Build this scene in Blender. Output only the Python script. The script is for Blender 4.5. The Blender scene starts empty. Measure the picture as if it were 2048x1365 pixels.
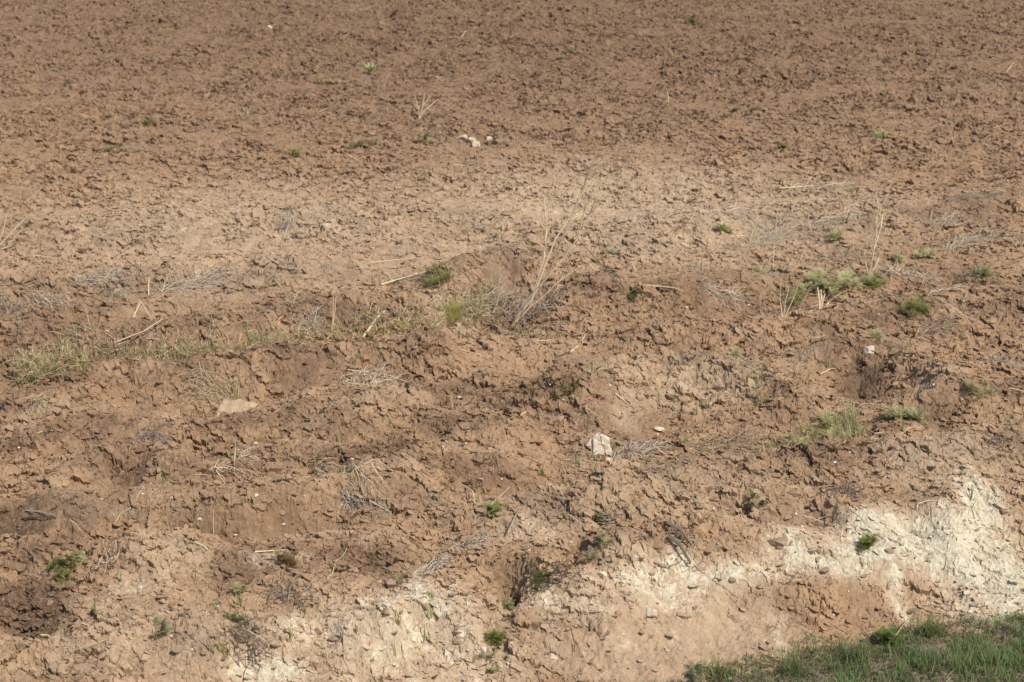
import bpy, math, random, time
import numpy as np
from mathutils import Vector
T0 = time.time()
sc = bpy.context.scene
# ------------------------------------------------------------------ camera, sky, sun, exposure
CAM_H, PITCH, LENS = 4.0, math.radians(20.6), 60.0
cam_d = bpy.data.cameras.new('camera'); cam = bpy.data.objects.new('camera', cam_d)
sc.collection.objects.link(cam); sc.camera = cam
cam.location = (0, 0, CAM_H); cam.rotation_euler = (math.pi/2 - PITCH, 0, 0)
cam_d.lens = LENS; cam_d.sensor_width = 36; cam_d.clip_end = 2000; cam_d.clip_start = 0.1
cam_d.dof.use_dof = True; cam_d.dof.focus_distance = 8.9; cam_d.dof.aperture_fstop = 4.2
SUN_EL, SUN_AZ = math.radians(53), math.radians(-40)      # azimuth from +x, towards -y: behind the camera, to the right
w = bpy.data.worlds.new('World'); sc.world = w; w.use_nodes = True
nt = w.node_tree; nt.nodes.clear()
sky = nt.nodes.new('ShaderNodeTexSky'); sky.sky_type = 'NISHITA'; sky.sun_disc = False
sky.sun_elevation = SUN_EL; sky.sun_rotation = math.pi/2 - SUN_AZ
bg = nt.nodes.new('ShaderNodeBackground'); bg.inputs['Strength'].default_value = 0.092
ow = nt.nodes.new('ShaderNodeOutputWorld')
nt.links.new(sky.outputs[0], bg.inputs[0]); nt.links.new(bg.outputs[0], ow.inputs[0])
sun_d = bpy.data.lights.new('sun', 'SUN'); sun_d.energy = 3.5; sun_d.angle = math.radians(0.5); sun_d.color = (1, 0.94, 0.84)
sun = bpy.data.objects.new('sun', sun_d); sc.collection.objects.link(sun)
sdir = Vector((math.cos(SUN_EL)*math.cos(SUN_AZ), math.cos(SUN_EL)*math.sin(SUN_AZ), math.sin(SUN_EL)))
sun.rotation_euler = sdir.to_track_quat('Z', 'Y').to_euler(); sun.location = sdir*50
sc.view_settings.view_transform = 'Standard'; sc.view_settings.look = 'None'
sc.view_settings.exposure = 0.46; sc.view_settings.gamma = 1.0
sc.cycles.max_bounces = 6; sc.cycles.diffuse_bounces = 3
sc.render.film_transparent = False

# ------------------------------------------------------------------ noise
F = LENS/36*2048.0
SP, CP = math.sin(PITCH), math.cos(PITCH)
f4 = np.float32
def hsh(ix, iy, s):
    h = ix.astype(np.uint32)*np.uint32(374761393) + iy.astype(np.uint32)*np.uint32(668265263) + np.uint32(s*2654435 & 0xffffffff)
    h = (h ^ (h >> np.uint32(13)))*np.uint32(1274126177)
    h = (h ^ (h >> np.uint32(15)))*np.uint32(2246822519)
    return h ^ (h >> np.uint32(16))
def rnd(h): return (h & np.uint32(0xffffff)).astype(f4)/f4(16777216)
_ga = np.linspace(0, 2*np.pi, 257)[:-1]; GX = np.cos(_ga).astype(f4); GY = np.sin(_ga).astype(f4)
def perlin(x, y, s):
    fx = np.floor(x); fy = np.floor(y); ix = fx.astype(np.int32); iy = fy.astype(np.int32)
    x = (x-fx).astype(f4); y = (y-fy).astype(f4)
    u = x*x*x*(x*(x*6-15)+10); v = y*y*y*(y*(y*6-15)+10)
    def g(a, b):
        k = hsh(ix+a, iy+b, s) & np.uint32(255)
        return GX[k]*(x-a) + GY[k]*(y-b)
    a = g(0,0); a = a + u*(g(1,0)-a); b = g(0,1); b = b + u*(g(1,1)-b)
    return (a + v*(b-a))*f4(1.5)
def fbm(x, y, s, o=4, gain=0.5):
    r = 0; a = 1.0
    for k in range(o):
        r = r + f4(a)*perlin(x*2**k + 17.3*k, y*2**k - 9.1*k, s+k); a *= gain
    return r
def sstep(a, b, x):
    t = np.clip((x-a)/(b-a), 0, 1); return t*t*(3-2*t)
def vor(x, y, size, s, jit=0.9):
    x = x/f4(size); y = y/f4(size); fx = np.floor(x).astype(np.int32); fy = np.floor(y).astype(np.int32)
    d1 = np.full(x.shape, 9, f4); d2 = d1.copy(); z = np.zeros(x.shape, f4)
    c1x, c1y, c2x, c2y = z.copy(), z.copy(), z.copy(), z.copy()
    i1 = np.zeros(x.shape, np.uint32); i2 = i1.copy()
    for a in (-1, 0, 1):
        for b in (-1, 0, 1):
            h = hsh(fx+a, fy+b, s)
            cx = (fx+a+0.5).astype(f4) + (rnd(h)-f4(.5))*f4(jit)
            cy = (fy+b+0.5).astype(f4) + (rnd(hsh(fx+a, fy+b, s+77))-f4(.5))*f4(jit)
            d = (cx-x)**2 + (cy-y)**2
            m1 = d < d1; m2 = (~m1) & (d < d2)
            c2x = np.where(m1, c1x, np.where(m2, cx, c2x)); c2y = np.where(m1, c1y, np.where(m2, cy, c2y))
            i2 = np.where(m1, i1, np.where(m2, h, i2)); d2 = np.where(m1, d1, np.where(m2, d, d2))
            c1x = np.where(m1, cx, c1x); c1y = np.where(m1, cy, c1y); i1 = np.where(m1, h, i1); d1 = np.where(m1, d, d1)
    nx = c2x-c1x; ny = c2y-c1y; L = np.sqrt(nx*nx+ny*ny)+f4(1e-6); nx /= L; ny /= L
    e = ((c1x+c2x)/2-x)*nx + ((c1y+c2y)/2-y)*ny
    def hp(i, cx, cy):
        j = hsh(i.astype(np.int32), (i >> np.uint32(7)).astype(np.int32), 5)
        a = rnd(j); tx = rnd(j*np.uint32(2654435761))-f4(.5); ty = rnd(j*np.uint32(40503)+np.uint32(12345))-f4(.5)
        return (a-f4(.5))*2, tx*2, ty*2, (x-cx)*f4(size), (y-cy)*f4(size), a
    A = hp(i1, c1x, c1y); B = hp(i2, c2x, c2y)
    ed = rnd(hsh((i1^i2).astype(np.int32), (i1+i2).astype(np.int32), 3))
    return e*f4(size), nx, ny, A, B, ed

# ------------------------------------------------------------------ pixel (2048 x 1365 photo) -> place
def ray(px, py):
    a = (px-1024)/F; b = (682.5-py)/F
    return a, CP + b*SP, -SP + b*CP
def unp(px, py, z=0.0):
    a, b, c = ray(px, py); t = (z-CAM_H)/c
    return a*t, b*t
def depth(x, y, z=0.0): return y*CP + (CAM_H-z)*SP

# ------------------------------------------------------------------ macro relief and soil masks on a 4 cm plan grid
GX0, GX1, GY0, GY1, GS = -12.0, 12.0, 3.0, 34.0, 0.04
gx = np.arange(GX0, GX1, GS, dtype=f4); gy = np.arange(GY0, GY1, GS, dtype=f4)
MX, MY = np.meshgrid(gx, gy)
WX = MX + 0.06*fbm(MX/.35, MY/.35, 301, 3); WY = MY + 0.06*fbm(MX/.35, MY/.35, 311, 3)
def dline(pts, X=None, Y=None, signed=False):
    X = WX if X is None else X; Y = WY if Y is None else Y
    best = np.full(X.shape, 1e9, f4); sg = np.zeros(X.shape, f4)
    for (ax, ay), (bx, by) in zip(pts[:-1], pts[1:]):
        vx, vy = bx-ax, by-ay; L = vx*vx+vy*vy+1e-9
        t = np.clip(((X-ax)*vx+(Y-ay)*vy)/L, 0, 1)
        d = (X-ax-t*vx)**2 + (Y-ay-t*vy)**2
        m = d < best
        if signed: sg = np.where(m, np.sign(vx*(Y-ay)-vy*(X-ax)), sg)
        best = np.where(m, d, best)
    best = np.sqrt(best)
    return best*sg if signed else best
Z = (0.03*fbm(MX/2.2, MY/1.6, 21, 3) + 0.018*fbm(MX/.6, MY/.45, 31, 3)).astype(f4)
RIDGES = [  # photo polyline, half width m, height m
 ([(60,812),(160,770),(250,750),(420,748),(560,716),(700,700),(860,690)], .17, .10),
 ([(-80,690),(0,682),(200,668),(350,662),(500,640)], .16, .08),
 ([(40,880),(130,850),(300,842),(420,862),(560,840),(640,800),(800,800),(980,782)], .15, .06),
 ([(130,935),(200,905),(290,900),(350,925)], .12, .08),
 ([(100,1005),(300,985),(480,1000),(640,985),(820,985)], .16, .06),
 ([(-60,1110),(60,1100),(150,1088),(240,1110)], .13, .05),
 ([(-60,1325),(60,1312),(160,1295),(300,1280),(450,1262)], .12, .05),
 ([(1150,778),(1210,758),(1300,738),(1420,735),(1500,755),(1580,800)], .16, .09),
 ([(1000,800),(1080,795),(1180,815)], .14, .06),
 ([(1230,975),(1400,938),(1600,925),(1850,905),(2100,862)], .16, .07),
 ([(690,840),(800,825),(900,850),(1010,850)], .15, .06),
 ([(1560,1045),(1610,1075),(1650,1105)], .09, .018),
 ([(1680,1008),(1740,1030),(1790,1060)], .10, .022),
 ([(1880,1030),(1920,985),(1960,965),(2010,990)], .15, .035),
 ([(1390,1160),(1480,1115),(1620,1128),(1700,1118),(1790,1082),(1900,1050)], .05, .025),
 ([(-60,560),(200,545),(500,520),(800,500)], .3, .05), ([(-60,450),(300,440),(700,425),(1000,415)], .35, .05), ([(1100,470),(1500,430),(2048,390)], .35, .06),
 ([(1300,660),(1500,655),(1700,620),(2048,590)], .2, .06), ([(1780,830),(1900,790),(2100,770)], .18, .06), ([(400,930),(600,905),(800,915)], .15, .05), ([(760,960),(900,940),(1000,925)], .14, .05),
 ([(1650,690),(1720,690),(1790,710),(1860,760)], .16, .09),
 ([(560,610),(700,600),(850,600)], .2, .06),
 ([(900,545),(1000,520),(1060,525)], .14, .09),
 ([(960,1030),(1100,1005),(1250,1000)], .13, .05),
 ([(500,1130),(640,1100),(760,1110)], .15, .04),
 ([(1180,560),(1330,570),(1500,560)], .25, .06),
 ([(1240,1090),(1330,1080),(1420,1060)], .12, .05),
 ([(740,1230),(850,1190),(930,1190)], .12, .07),
 ([(1040,1215),(1120,1185),(1230,1180)], .12, .06),
]
TROUGHS = [
 ([(-60,800),(80,765),(200,742),(330,735),(430,725),(520,697),(700,668),(950,652),(1150,672)], .16, .10),
 ([(-40,640),(60,650),(170,648),(260,642),(340,628)], .14, .10),
 ([(260,812),(400,830),(520,800),(620,752),(740,740),(850,760)], .13, .06),
 ([(170,965),(240,975),(330,966),(420,955)], .13, .045),
 ([(-60,1070),(40,1060),(160,1080),(390,1082),(470,1078),(560,1066),(660,1050)], .14, .08),
 ([(40,1275),(130,1290),(220,1275)], .08, .05),
 ([(1060,735),(1130,745),(1200,752),(1260,745)], .14, .07),
 ([(1230,845),(1300,860),(1330,850)], .14, .05),
 ([(1240,925),(1400,905),(1560,885),(1720,862),(1850,850)], .14, .06),
 ([(960,985),(1030,990),(1090,975)], .12, .08),
 ([(1690,770),(1740,790),(1800,800)], .14, .05),
 ([(1040,1160),(1012,1200),(985,1250),(980,1300)], .06, .12),
 ([(1480,1045),(1570,1050),(1640,1035)], .09, .06),
 ([(930,650),(1000,640),(1060,600)], .14, .10),
 ([(1240,640),(1500,620),(1640,610)], .2, .06),
]
for pts, hw, h in RIDGES:
    Z += 2.15*h*np.exp(-(dline([unp(a, b, h) for a, b in pts])/(1.2*hw))**2)
for pts, hw, h in TROUGHS:
    Z -= 1.3*h*np.exp(-(dline([unp(a, b, -h*.5) for a, b in pts])/(1.2*hw))**2)
def gsamp(G, x, y):
    u = np.clip((x-GX0)/GS, 0, len(gx)-1.001); v = np.clip((y-GY0)/GS, 0, len(gy)-1.001)
    i = u.astype(np.int32); j = v.astype(np.int32); a = (u-i).astype(f4); b = (v-j).astype(f4)
    p = G[j, i]; q = G[j, i+1]; r = G[j+1, i]; s = G[j+1, i+1]
    return p + a*(q-p) + b*(r-p + a*(p-q-r+s))

def blob(px, py, rx, ry, rot=0, edge=None):
    """soft mask over an ellipse seen at (px,py) with photo radii rx, ry, laid on the ground"""
    z0 = 0.0
    for _ in range(6):
        x0, y0 = unp(px, py, z0); z0 = .5*z0 + .5*float(gsamp(Z, np.array([x0]), np.array([y0]))[0])
    x0, y0 = unp(px, py, z0); s = F/depth(x0, y0, z0); el = math.atan2(CAM_H, math.hypot(x0, y0))
    ax = (WX-x0)*s/rx; ay = (WY-y0)*s*math.sin(el)/ry
    c, sn = math.cos(math.radians(rot)), math.sin(math.radians(rot))
    ax, ay = ax*c+ay*sn, -ax*sn+ay*c
    return np.exp(-(ax*ax+ay*ay)**1.5)
PITS = [ # px, py, rx, ry, depth m
 (70,1228,82,40,.10),(1205,1046,30,16,.08),(1160,1103,26,18,.14),(950,1117,16,10,.08),(741,1112,18,10,.08),(445,1182,18,11,.07),
 (1012,1168,30,20,.09),(1375,1052,18,9,.07),(1480,1030,18,9,.06),(1862,1028,44,34,.10),(1590,1036,60,22,.06),
 (1120,1235,60,26,.05),(500,1272,80,38,.07),(1440,375,34,20,.09),(1515,535,60,30,.07),(1620,480,80,40,.06),(820,470,30,12,.05),
 (885,525,22,10,.05),(1540,1110,70,26,.05),(690,640,60,20,.05),(1110,875,30,16,.06),(1290,790,26,14,.06),(1000,570,60,18,.05),
 (1700,340,26,12,.07),(1880,560,60,30,.07),(1990,340,26,14,.07),(205,210,30,8,.05),(1100,925,20,9,.05),(1360,930,14,8,.05),(400,890,30,12,.05)]
for a, b, rx, ry, d in PITS: Z -= .75*d*blob(a, b, rx, ry)
for a, b, rx, ry, d in [(335,1112,95,46,.11),(1560,1090,60,30,.04),(120,1120,60,20,.04),(1090,1130,60,24,.04),(800,900,90,28,.05),(1480,990,110,26,.05),(230,830,90,30,.05),(620,1160,90,30,.03)]:
    Z += d*blob(a, b, rx, ry)
# the verge: the bank drops to it along the bottom right
VERGE = [(500,1560),(900,1440),(1140,1392),(1250,1392),(1390,1358),(1560,1312),(1650,1292),(1760,1270),(1900,1252),(2048,1232),(2500,1165),(3200,1070)]
VLINE = [unp(a, b, -.28) for a, b in VERGE]
VD = dline(VLINE, signed=True)                        # > 0 on the field side
VD0 = VD.copy()
Z = np.where(VD < 0.75, Z*np.clip(VD/.75, 0, 1) , Z)
Z += -0.25 + 0.27*sstep(-.05, .85, VD + .07*fbm(MX/.4, MY/.4, 61, 3)) - 0.02*sstep(.8, 1.8, VD)
Z -= .02*np.clip(VD-1.2, 0, 1)
# masks
PALE = np.zeros_like(Z); MOIST_DARK = np.zeros_like(Z); CRUMB = np.zeros_like(Z); ORNG = np.zeros_like(Z)
for a, b, rx, ry, rot, v in [
 (1930,1090,150,50,10,.95),(1950,1180,120,50,-10,.6),(1760,1085,140,30,-12,.95),(1410,1158,100,14,-14,.95),(1300,1186,110,16,-12,.75),(1120,1205,120,20,-4,.6),(1000,1330,80,24,0,.4),(1640,1120,140,20,-4,.95),(1860,1072,120,28,-8,1.0),(1500,1142,90,16,-15,.75),(500,450,520,120,0,.3),(1250,420,560,110,0,.34),(1700,400,200,60,0,.2),(400,1250,420,70,0,.25),(1300,980,380,60,0,.2),(1400,760,220,40,0,.25),(1900,930,160,60,0,.3),(1430,1280,200,70,0,.3),(1250,1310,160,50,0,.3),(1960,1000,60,50,0,1.0),(2020,1180,90,80,0,.9),(1740,1045,90,24,-28,1.0),(1600,1085,60,30,-30,.75),(1650,1124,120,12,4,1.0),
 (1790,1170,22,90,28,.8),(1960,1200,90,40,0,.55),(1560,1270,26,50,30,.45),(1400,1165,80,16,10,.5),(1450,1200,70,40,0,.35),
 (850,1195,120,36,10,.7),(760,1250,150,60,10,.6),(900,1260,120,70,0,.55),(1180,1180,160,30,0,.4),(1320,1180,120,30,-8,.6),(540,1345,80,36,8,.85),(600,1262,70,22,10,.6),(720,1330,90,40,0,.5),
 (1300,735,150,18,4,.35),(1250,820,40,30,-40,.3),(1060,1060,90,26,0,.35),(1300,1010,90,30,-10,.2),(270,1170,40,24,-30,.4),(240,1215,120,40,-20,.2),(300,1320,260,50,0,.25),
 (340,1110,90,35,0,.22),(560,1115,60,10,-12,.5),(1110,1320,60,30,0,.3),(1730,690,90,14,-16,.5),(1600,720,50,14,0,.2),
 (300,490,200,40,0,.18),(850,490,300,50,0,.26),(1300,470,260,50,0,.3),(1480,400,100,36,0,.25),(900,620,50,18,0,.3),(1500,950,200,30,3,.15),(1330,940,150,18,4,.2),
 (270,1020,220,20,0,.1),(1960,960,120,60,0,.25)]:
    PALE = np.maximum(PALE, v*blob(a, b, rx, ry, rot))
for a, b, rx, ry, rot, v in [
 (70,1228,92,50,0,1.0),(1862,1018,46,34,0,.9),(30,1050,110,36,5,.8),(430,1062,150,30,4,.7),(560,1050,130,32,3,.6),(120,1280,90,26,0,.6),(1030,990,80,30,0,.7),
 (610,735,110,40,-6,.8),(760,760,110,36,0,.5),(1180,748,110,20,3,.9),(1250,850,110,46,-20,.6),(1740,770,60,44,-35,.9),(1560,1030,90,28,0,.5),(240,965,110,24,0,.7),
 (100,645,170,44,0,.6),(60,720,150,60,0,.45),(560,880,110,34,0,.5),(1500,570,180,70,-20,.5),(1640,480,160,60,-20,.4),(1900,560,170,70,-20,.45),(1750,650,160,50,0,.4),
 (1000,540,60,20,0,.6),(1120,1240,110,60,0,.35),(1650,1180,60,50,20,.3),(1700,1230,90,60,20,.3),(1550,1220,70,70,30,.35),(1430,1300,160,60,0,.3),(1250,1280,160,70,0,.25),
 (1010,1170,40,26,0,.6),(500,1280,60,30,0,.5),(1000,640,110,36,0,.6),(180,790,150,60,0,.4),(180,880,170,40,0,.4),(700,910,140,30,0,.3),(300,700,300,40,0,.5),
 (1024,0,1900,230,0,.85),(1800,130,420,150,0,.6),(1950,280,240,110,0,.45),(200,230,300,70,0,.35),(900,200,400,60,0,.22),(120,60,260,40,0,.5),(1960,560,120,200,0,.3),(1560,790,160,40,0,.2),  # first entries: plain darker tone across the far end of the field
 (400,620,420,60,0,.3),(1120,620,300,60,0,.25),(1860,760,160,60,0,.3),(1300,640,260,70,0,.22)]:
    MOIST_DARK = np.maximum(MOIST_DARK, (v if a < 90 else .75*v)*blob(a, b, rx, ry, rot))
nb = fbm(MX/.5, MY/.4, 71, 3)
for pts, hw, h in RIDGES:  # each ridge: soil toned darker along its near side, paler along the crest
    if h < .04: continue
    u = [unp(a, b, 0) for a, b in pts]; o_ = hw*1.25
    MOIST_DARK = np.maximum(MOIST_DARK, .62*sstep(-.8, .4, nb)*np.exp(-(dline([(x, y-o_-.03) for x, y in u])/(1.05*hw))**2))
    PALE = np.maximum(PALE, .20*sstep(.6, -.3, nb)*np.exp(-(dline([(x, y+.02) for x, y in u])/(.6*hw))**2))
MOIST_DARK *= sstep(.15, .6, VD0 + .5*(PALE < .3))
for a, b, rx, ry, rot, v in [
 (30,1052,90,30,5,1),(470,1072,130,20,4,1),(120,1285,90,22,0,1),(1030,992,70,22,0,.9),(620,740,80,30,-10,.9),(1200,752,80,14,3,.9),(1260,850,90,34,-25,.9),(1735,775,50,30,-35,.9),
 (260,972,90,14,0,.9),(570,1050,90,26,0,.5),(1700,1220,70,60,25,.8),(1430,1290,190,64,0,1.0),(1260,1310,150,60,0,1.0),(1560,1250,60,50,0,.7),(1250,1240,60,40,0,.5),(1800,1190,40,60,25,.7),(110,645,110,24,0,.5),
 (1010,535,40,18,0,.9),(1560,1035,60,18,0,.6),(560,872,80,24,0,.6)]:
    CRUMB = np.maximum(CRUMB, (v if b > 1180 or a < 130 else .8*v)*blob(a, b, rx, ry, rot))
for a, b, rx, ry, rot, v in [(1670,1220,55,60,20,.8),(1640,1180,60,30,0,.6),(1450,1170,50,30,0,.5),(450,1070,160,50,0,.35),(1260,1000,120,40,0,.3),(1830,1190,50,40,0,.4),(1800,1000,50,30,0,.3),(900,960,160,30,0,.2)]:
    ORNG = np.maximum(ORNG, v*blob(a, b, rx, ry, rot))
def surface(x, y, full=True):
    x = x.astype(f4); y = y.astype(f4)
    z = gsamp(Z, x, y); crumb = gsamp(CRUMB, x, y); vd = gsamp(VD0, x, y); moist_dark = gsamp(MOIST_DARK, x, y)
    # break the mask edges up
    n1 = fbm(x/.16, y/.16, 101, 3)
    crust = (.12+.88*sstep(.80, .30, crumb + .40*n1 + .25*fbm(x/.05, y/.05, 105, 3))) * sstep(-.05, .12, vd + .05*n1)
    far = sstep(9.0, 17.0, y); pl = np.clip(gsamp(PALE, x, y), 0, 1)
    patch = sstep(-.5, .5, fbm(x/.9, y/.7, 111, 3)+.25)
    # lumps turned over by the plough
    e0, nx0, ny0, A0, B0, ed0 = vor(x + .05*perlin(x/.1, y/.1, 121), y + .05*perlin(x/.1, y/.1, 131), .22, 9)
    lump = (A0[0]*.45 + 1.0)*sstep(0, .10, e0)
    z = z + crust*(.012 + .012*far)*(lump-.7)*(.4+.6*patch) + .012*n1*(.3+.7*crust)
    # crust plates in two sizes
    wx = .016*perlin(x/.05, y/.05, 141) + .007*perlin(x/.018, y/.018, 151); wy = .016*perlin(x/.045, y/.045, 161) + .008*perlin(x/.016, y/.016, 171)
    c, s = math.cos(-.5), math.sin(-.5)
    xr = ((x+wx)*c + (y+wy)*s)/1.35; yr = -(x+wx)*s + (y+wy)*c
    sx = np.zeros_like(x); sy = np.zeros_like(x); tone = np.zeros_like(x)
    for size, seed, amp, tilt, lip, cd, cw in ((.088, 201, .0095, .24, .018, .026, .006), (.042, 231, .0060, .28, .010, .013, .0035), (.020, 261, .0042, .38, .004, .008, .0025)):
        e, nx, ny, A, B, ed = vor(xr, yr, size, seed, .95)
        k = crust*(.40+.75*patch)*(1+.3*far)*(1-.72*pl)
        h1 = A[0]*amp + tilt*(A[1]*A[3] + A[2]*A[4]); h2 = B[0]*amp + tilt*(B[1]*B[3] + B[2]*B[4])
        hi = sstep(.0, .006, h1-h2)
        z = z + k*(h1 + (h2-h1)*.5*sstep(.003 if size > .04 else .0015, 0, e))
        cr = sstep(.35, .75, ed)*crust*(1-.35*pl)
        z = z - cr*cd*sstep(cw*1.6, cw*.2, e)*(1-.75*hi)*(.5+.5*patch)
        # lips of the higher plate reach out over the lower one
        sh = k*lip*hi*sstep(.030*size/.1, 0, e)
        z = z + k*.003*hi*sstep(.02, 0, e)
        dx, dy = nx*1.35, ny
        sx += sh*(dx*c - dy*s); sy += sh*(dx*s + dy*c)
        tone = tone + (A[5]-.5)*.45
    if full:
        sx = sx + .004*perlin(x/.016, (y+2*z)/.016, 411)*crust*(1-.85*pl); sy = sy + .004*perlin(x/.016, (y+2*z)/.016, 421)*crust*(1-.85*pl)
        z = z + (.0035*fbm(x/.02, y/.02, 181, 2))*(.5+.5*crust) + .009*(1-crust)*fbm(x/.06, y/.06, 191, 4, .65)
        return z, sx, sy, crust, tone, vd
    return z

# ------------------------------------------------------------------ materials
def mat(name):
    m = bpy.data.materials.new(name); m.use_nodes = True; n = m.node_tree
    b = n.nodes['Principled BSDF']; b.inputs['Roughness'].default_value = .9
    b.inputs['Specular IOR Level'].default_value = .15
    return m, n, b
def node(n, t, **kw):
    o = n.nodes.new(t)
    for k, v in kw.items(): setattr(o, k, v)
    return o
def mixc(n, fac, a, b, mode='MIX'):
    o = n.nodes.new('ShaderNodeMix'); o.data_type = 'RGBA'; o.blend_type = mode
    for sock, v in ((0, fac), (6, a), (7, b)):
        if isinstance(v, bpy.types.NodeSocket): n.links.new(v, o.inputs[sock])
        elif sock == 0: o.inputs[0].default_value = v
        else: o.inputs[sock].default_value = (*v, 1)
    return o.outputs[2]
def math_(n, op, a, b=None, clamp=False):
    o = n.nodes.new('ShaderNodeMath'); o.operation = op; o.use_clamp = clamp
    for i, v in enumerate((a, b)):
        if v is None: continue
        if isinstance(v, bpy.types.NodeSocket): n.links.new(v, o.inputs[i])
        else: o.inputs[i].default_value = v
    return o.outputs[0]
def noise(n, scale, detail=3, rough=.6, vec=None):
    o = n.nodes.new('ShaderNodeTexNoise'); o.inputs['Scale'].default_value = scale; o.inputs['Detail'].default_value = detail; o.inputs['Roughness'].default_value = rough
    if vec: n.links.new(vec, o.inputs['Vector'])
    return o.outputs['Fac']
def ramp(n, v, a, b):
    o = n.nodes.new('ShaderNodeMapRange'); o.inputs[1].default_value = a; o.inputs[2].default_value = b; o.clamp = True
    n.links.new(v, o.inputs[0]); return o.outputs[0]

def soil_material():
    m, n, b = mat('ploughed_soil')
    tc = node(n, 'ShaderNodeTexCoord').outputs['Object']
    at = node(n, 'ShaderNodeAttribute', attribute_name='soil'); sp = node(n, 'ShaderNodeSeparateColor'); n.links.new(at.outputs['Color'], sp.inputs[0])
    at2 = node(n, 'ShaderNodeAttribute', attribute_name='soil_b'); sp2 = node(n, 'ShaderNodeSeparateColor'); n.links.new(at2.outputs['Color'], sp2.inputs[0])
    pale, moist_dark, tone = sp.outputs; orange, crust, verge = sp2.outputs
    n1 = noise(n, 9, 4, .6, tc); n2 = noise(n, 45, 4, .65, tc); n3 = noise(n, 260, 3, .7, tc); n4 = noise(n, 2.2, 3, .5, tc)
    dry = mixc(n, ramp(n, n1, .35, .65), (.308,.197,.116), (.388,.262,.160))
    dry = mixc(n, ramp(n, n4, .35, .65), dry, (.322,.205,.121))
    wet_dark = mixc(n, ramp(n, n2, .35, .65), (.115,.070,.043), (.182,.114,.070))
    mo = math_(n, 'ADD', moist_dark, math_(n, 'MULTIPLY', math_(n, 'SUBTRACT', n1, .5), 1.3))
    col = mixc(n, ramp(n, mo, .05, .80), dry, wet_dark)
    col = mixc(n, math_(n, 'MULTIPLY', orange, .5), col, (.38,.235,.125))
    dn = math_(n, 'ADD', pale, math_(n, 'MULTIPLY', math_(n, 'SUBTRACT', n1, .5), .35))
    col = mixc(n, ramp(n, dn, .02, .60), col, mixc(n, n2, (.415,.305,.20), (.53,.42,.29)))
    pn = math_(n, 'ADD', pale, math_(n, 'MULTIPLY', math_(n, 'SUBTRACT', n1, .5), 1.1))
    pn = math_(n, 'ADD', pn, math_(n, 'MULTIPLY', math_(n, 'SUBTRACT', n2, .5), .8))
    col = mixc(n, ramp(n, math_(n, 'ADD', pn, math_(n, 'MULTIPLY', tone, .40)), .58, .88), col, mixc(n, ramp(n, n2, .3, .7), (.45,.385,.275), (.57,.51,.38)))
    # plate to plate and grain to grain variation
    v = math_(n, 'ADD', math_(n, 'MULTIPLY', tone, .30), math_(n, 'MULTIPLY', math_(n, 'SUBTRACT', n3, .5), .55))
    v = math_(n, 'ADD', math_(n, 'ADD', v, math_(n, 'MULTIPLY', math_(n, 'SUBTRACT', n2, .5), .35)), 1.0)
    hs = node(n, 'ShaderNodeHueSaturation'); n.links.new(col, hs.inputs['Color']); n.links.new(v, hs.inputs['Value']); col = hs.outputs[0]
    # pale grit
    vo = node(n, 'ShaderNodeTexVoronoi'); vo.inputs['Scale'].default_value = 95; n.links.new(tc, vo.inputs['Vector'])
    grit = math_(n, 'MULTIPLY', ramp(n, vo.outputs['Distance'], .26, .18), math_(n, 'GREATER_THAN', noise(n, 38, 2, .5, tc), .60))
    col = mixc(n, math_(n, 'MULTIPLY', grit, .75), col, (.52,.43,.31))
    # verge soil and thatch
    lit = mixc(n, ramp(n, n2, .35, .7), (.11,.078,.055), (.25,.19,.145))
    col = mixc(n, verge, col, lit)
    n.links.new(col, b.inputs['Base Color'])
    bm = node(n, 'ShaderNodeBump'); bm.inputs['Strength'].default_value = .75; bm.inputs['Distance'].default_value = .007
    n.links.new(math_(n, 'ADD', math_(n, 'MULTIPLY', noise(n, 190, 4, .7, tc), .6), math_(n, 'MULTIPLY', n2, .9)), bm.inputs['Height'])
    n.links.new(bm.outputs[0], b.inputs['Normal'])
    b.inputs['Roughness'].default_value = .95; b.inputs['Specular IOR Level'].default_value = .1
    return m
M_SOIL = soil_material()

# ------------------------------------------------------------------ the field
K = 1.12
def growing(a, step, grow, end):
    r = []; x = a
    while (x < end) if step > 0 else (x > end):
        step *= grow; x += step; r.append(x)
    return r
tf = np.arange(-.372, .3721, K/1706.0); t_out = growing(.372, K/1706.0, 1.09, 2.5)
tt = np.array([-v for v in t_out[::-1]] + list(tf) + t_out, f4)
yy = []; y = 5.9
while y < 26.0: yy.append(y); y += K*depth(0, y)/1706.0*(1.0 if y < 14 else 1.0 + (y-14)*.05)
d0 = yy[1]-yy[0]
yy = np.array(growing(5.9, -d0, 1.05, .5)[::-1] + yy + growing(yy[-1], yy[-1]-yy[-2], 1.06, 600), f4)
nr, nc = len(yy), len(tt)
X = np.empty((nr, nc), f4); Y = np.empty((nr, nc), f4); ZZ = np.empty((nr, nc), f4)
S1 = np.ones((nr, nc, 4), f4); S2 = np.ones((nr, nc, 4), f4)
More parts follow.
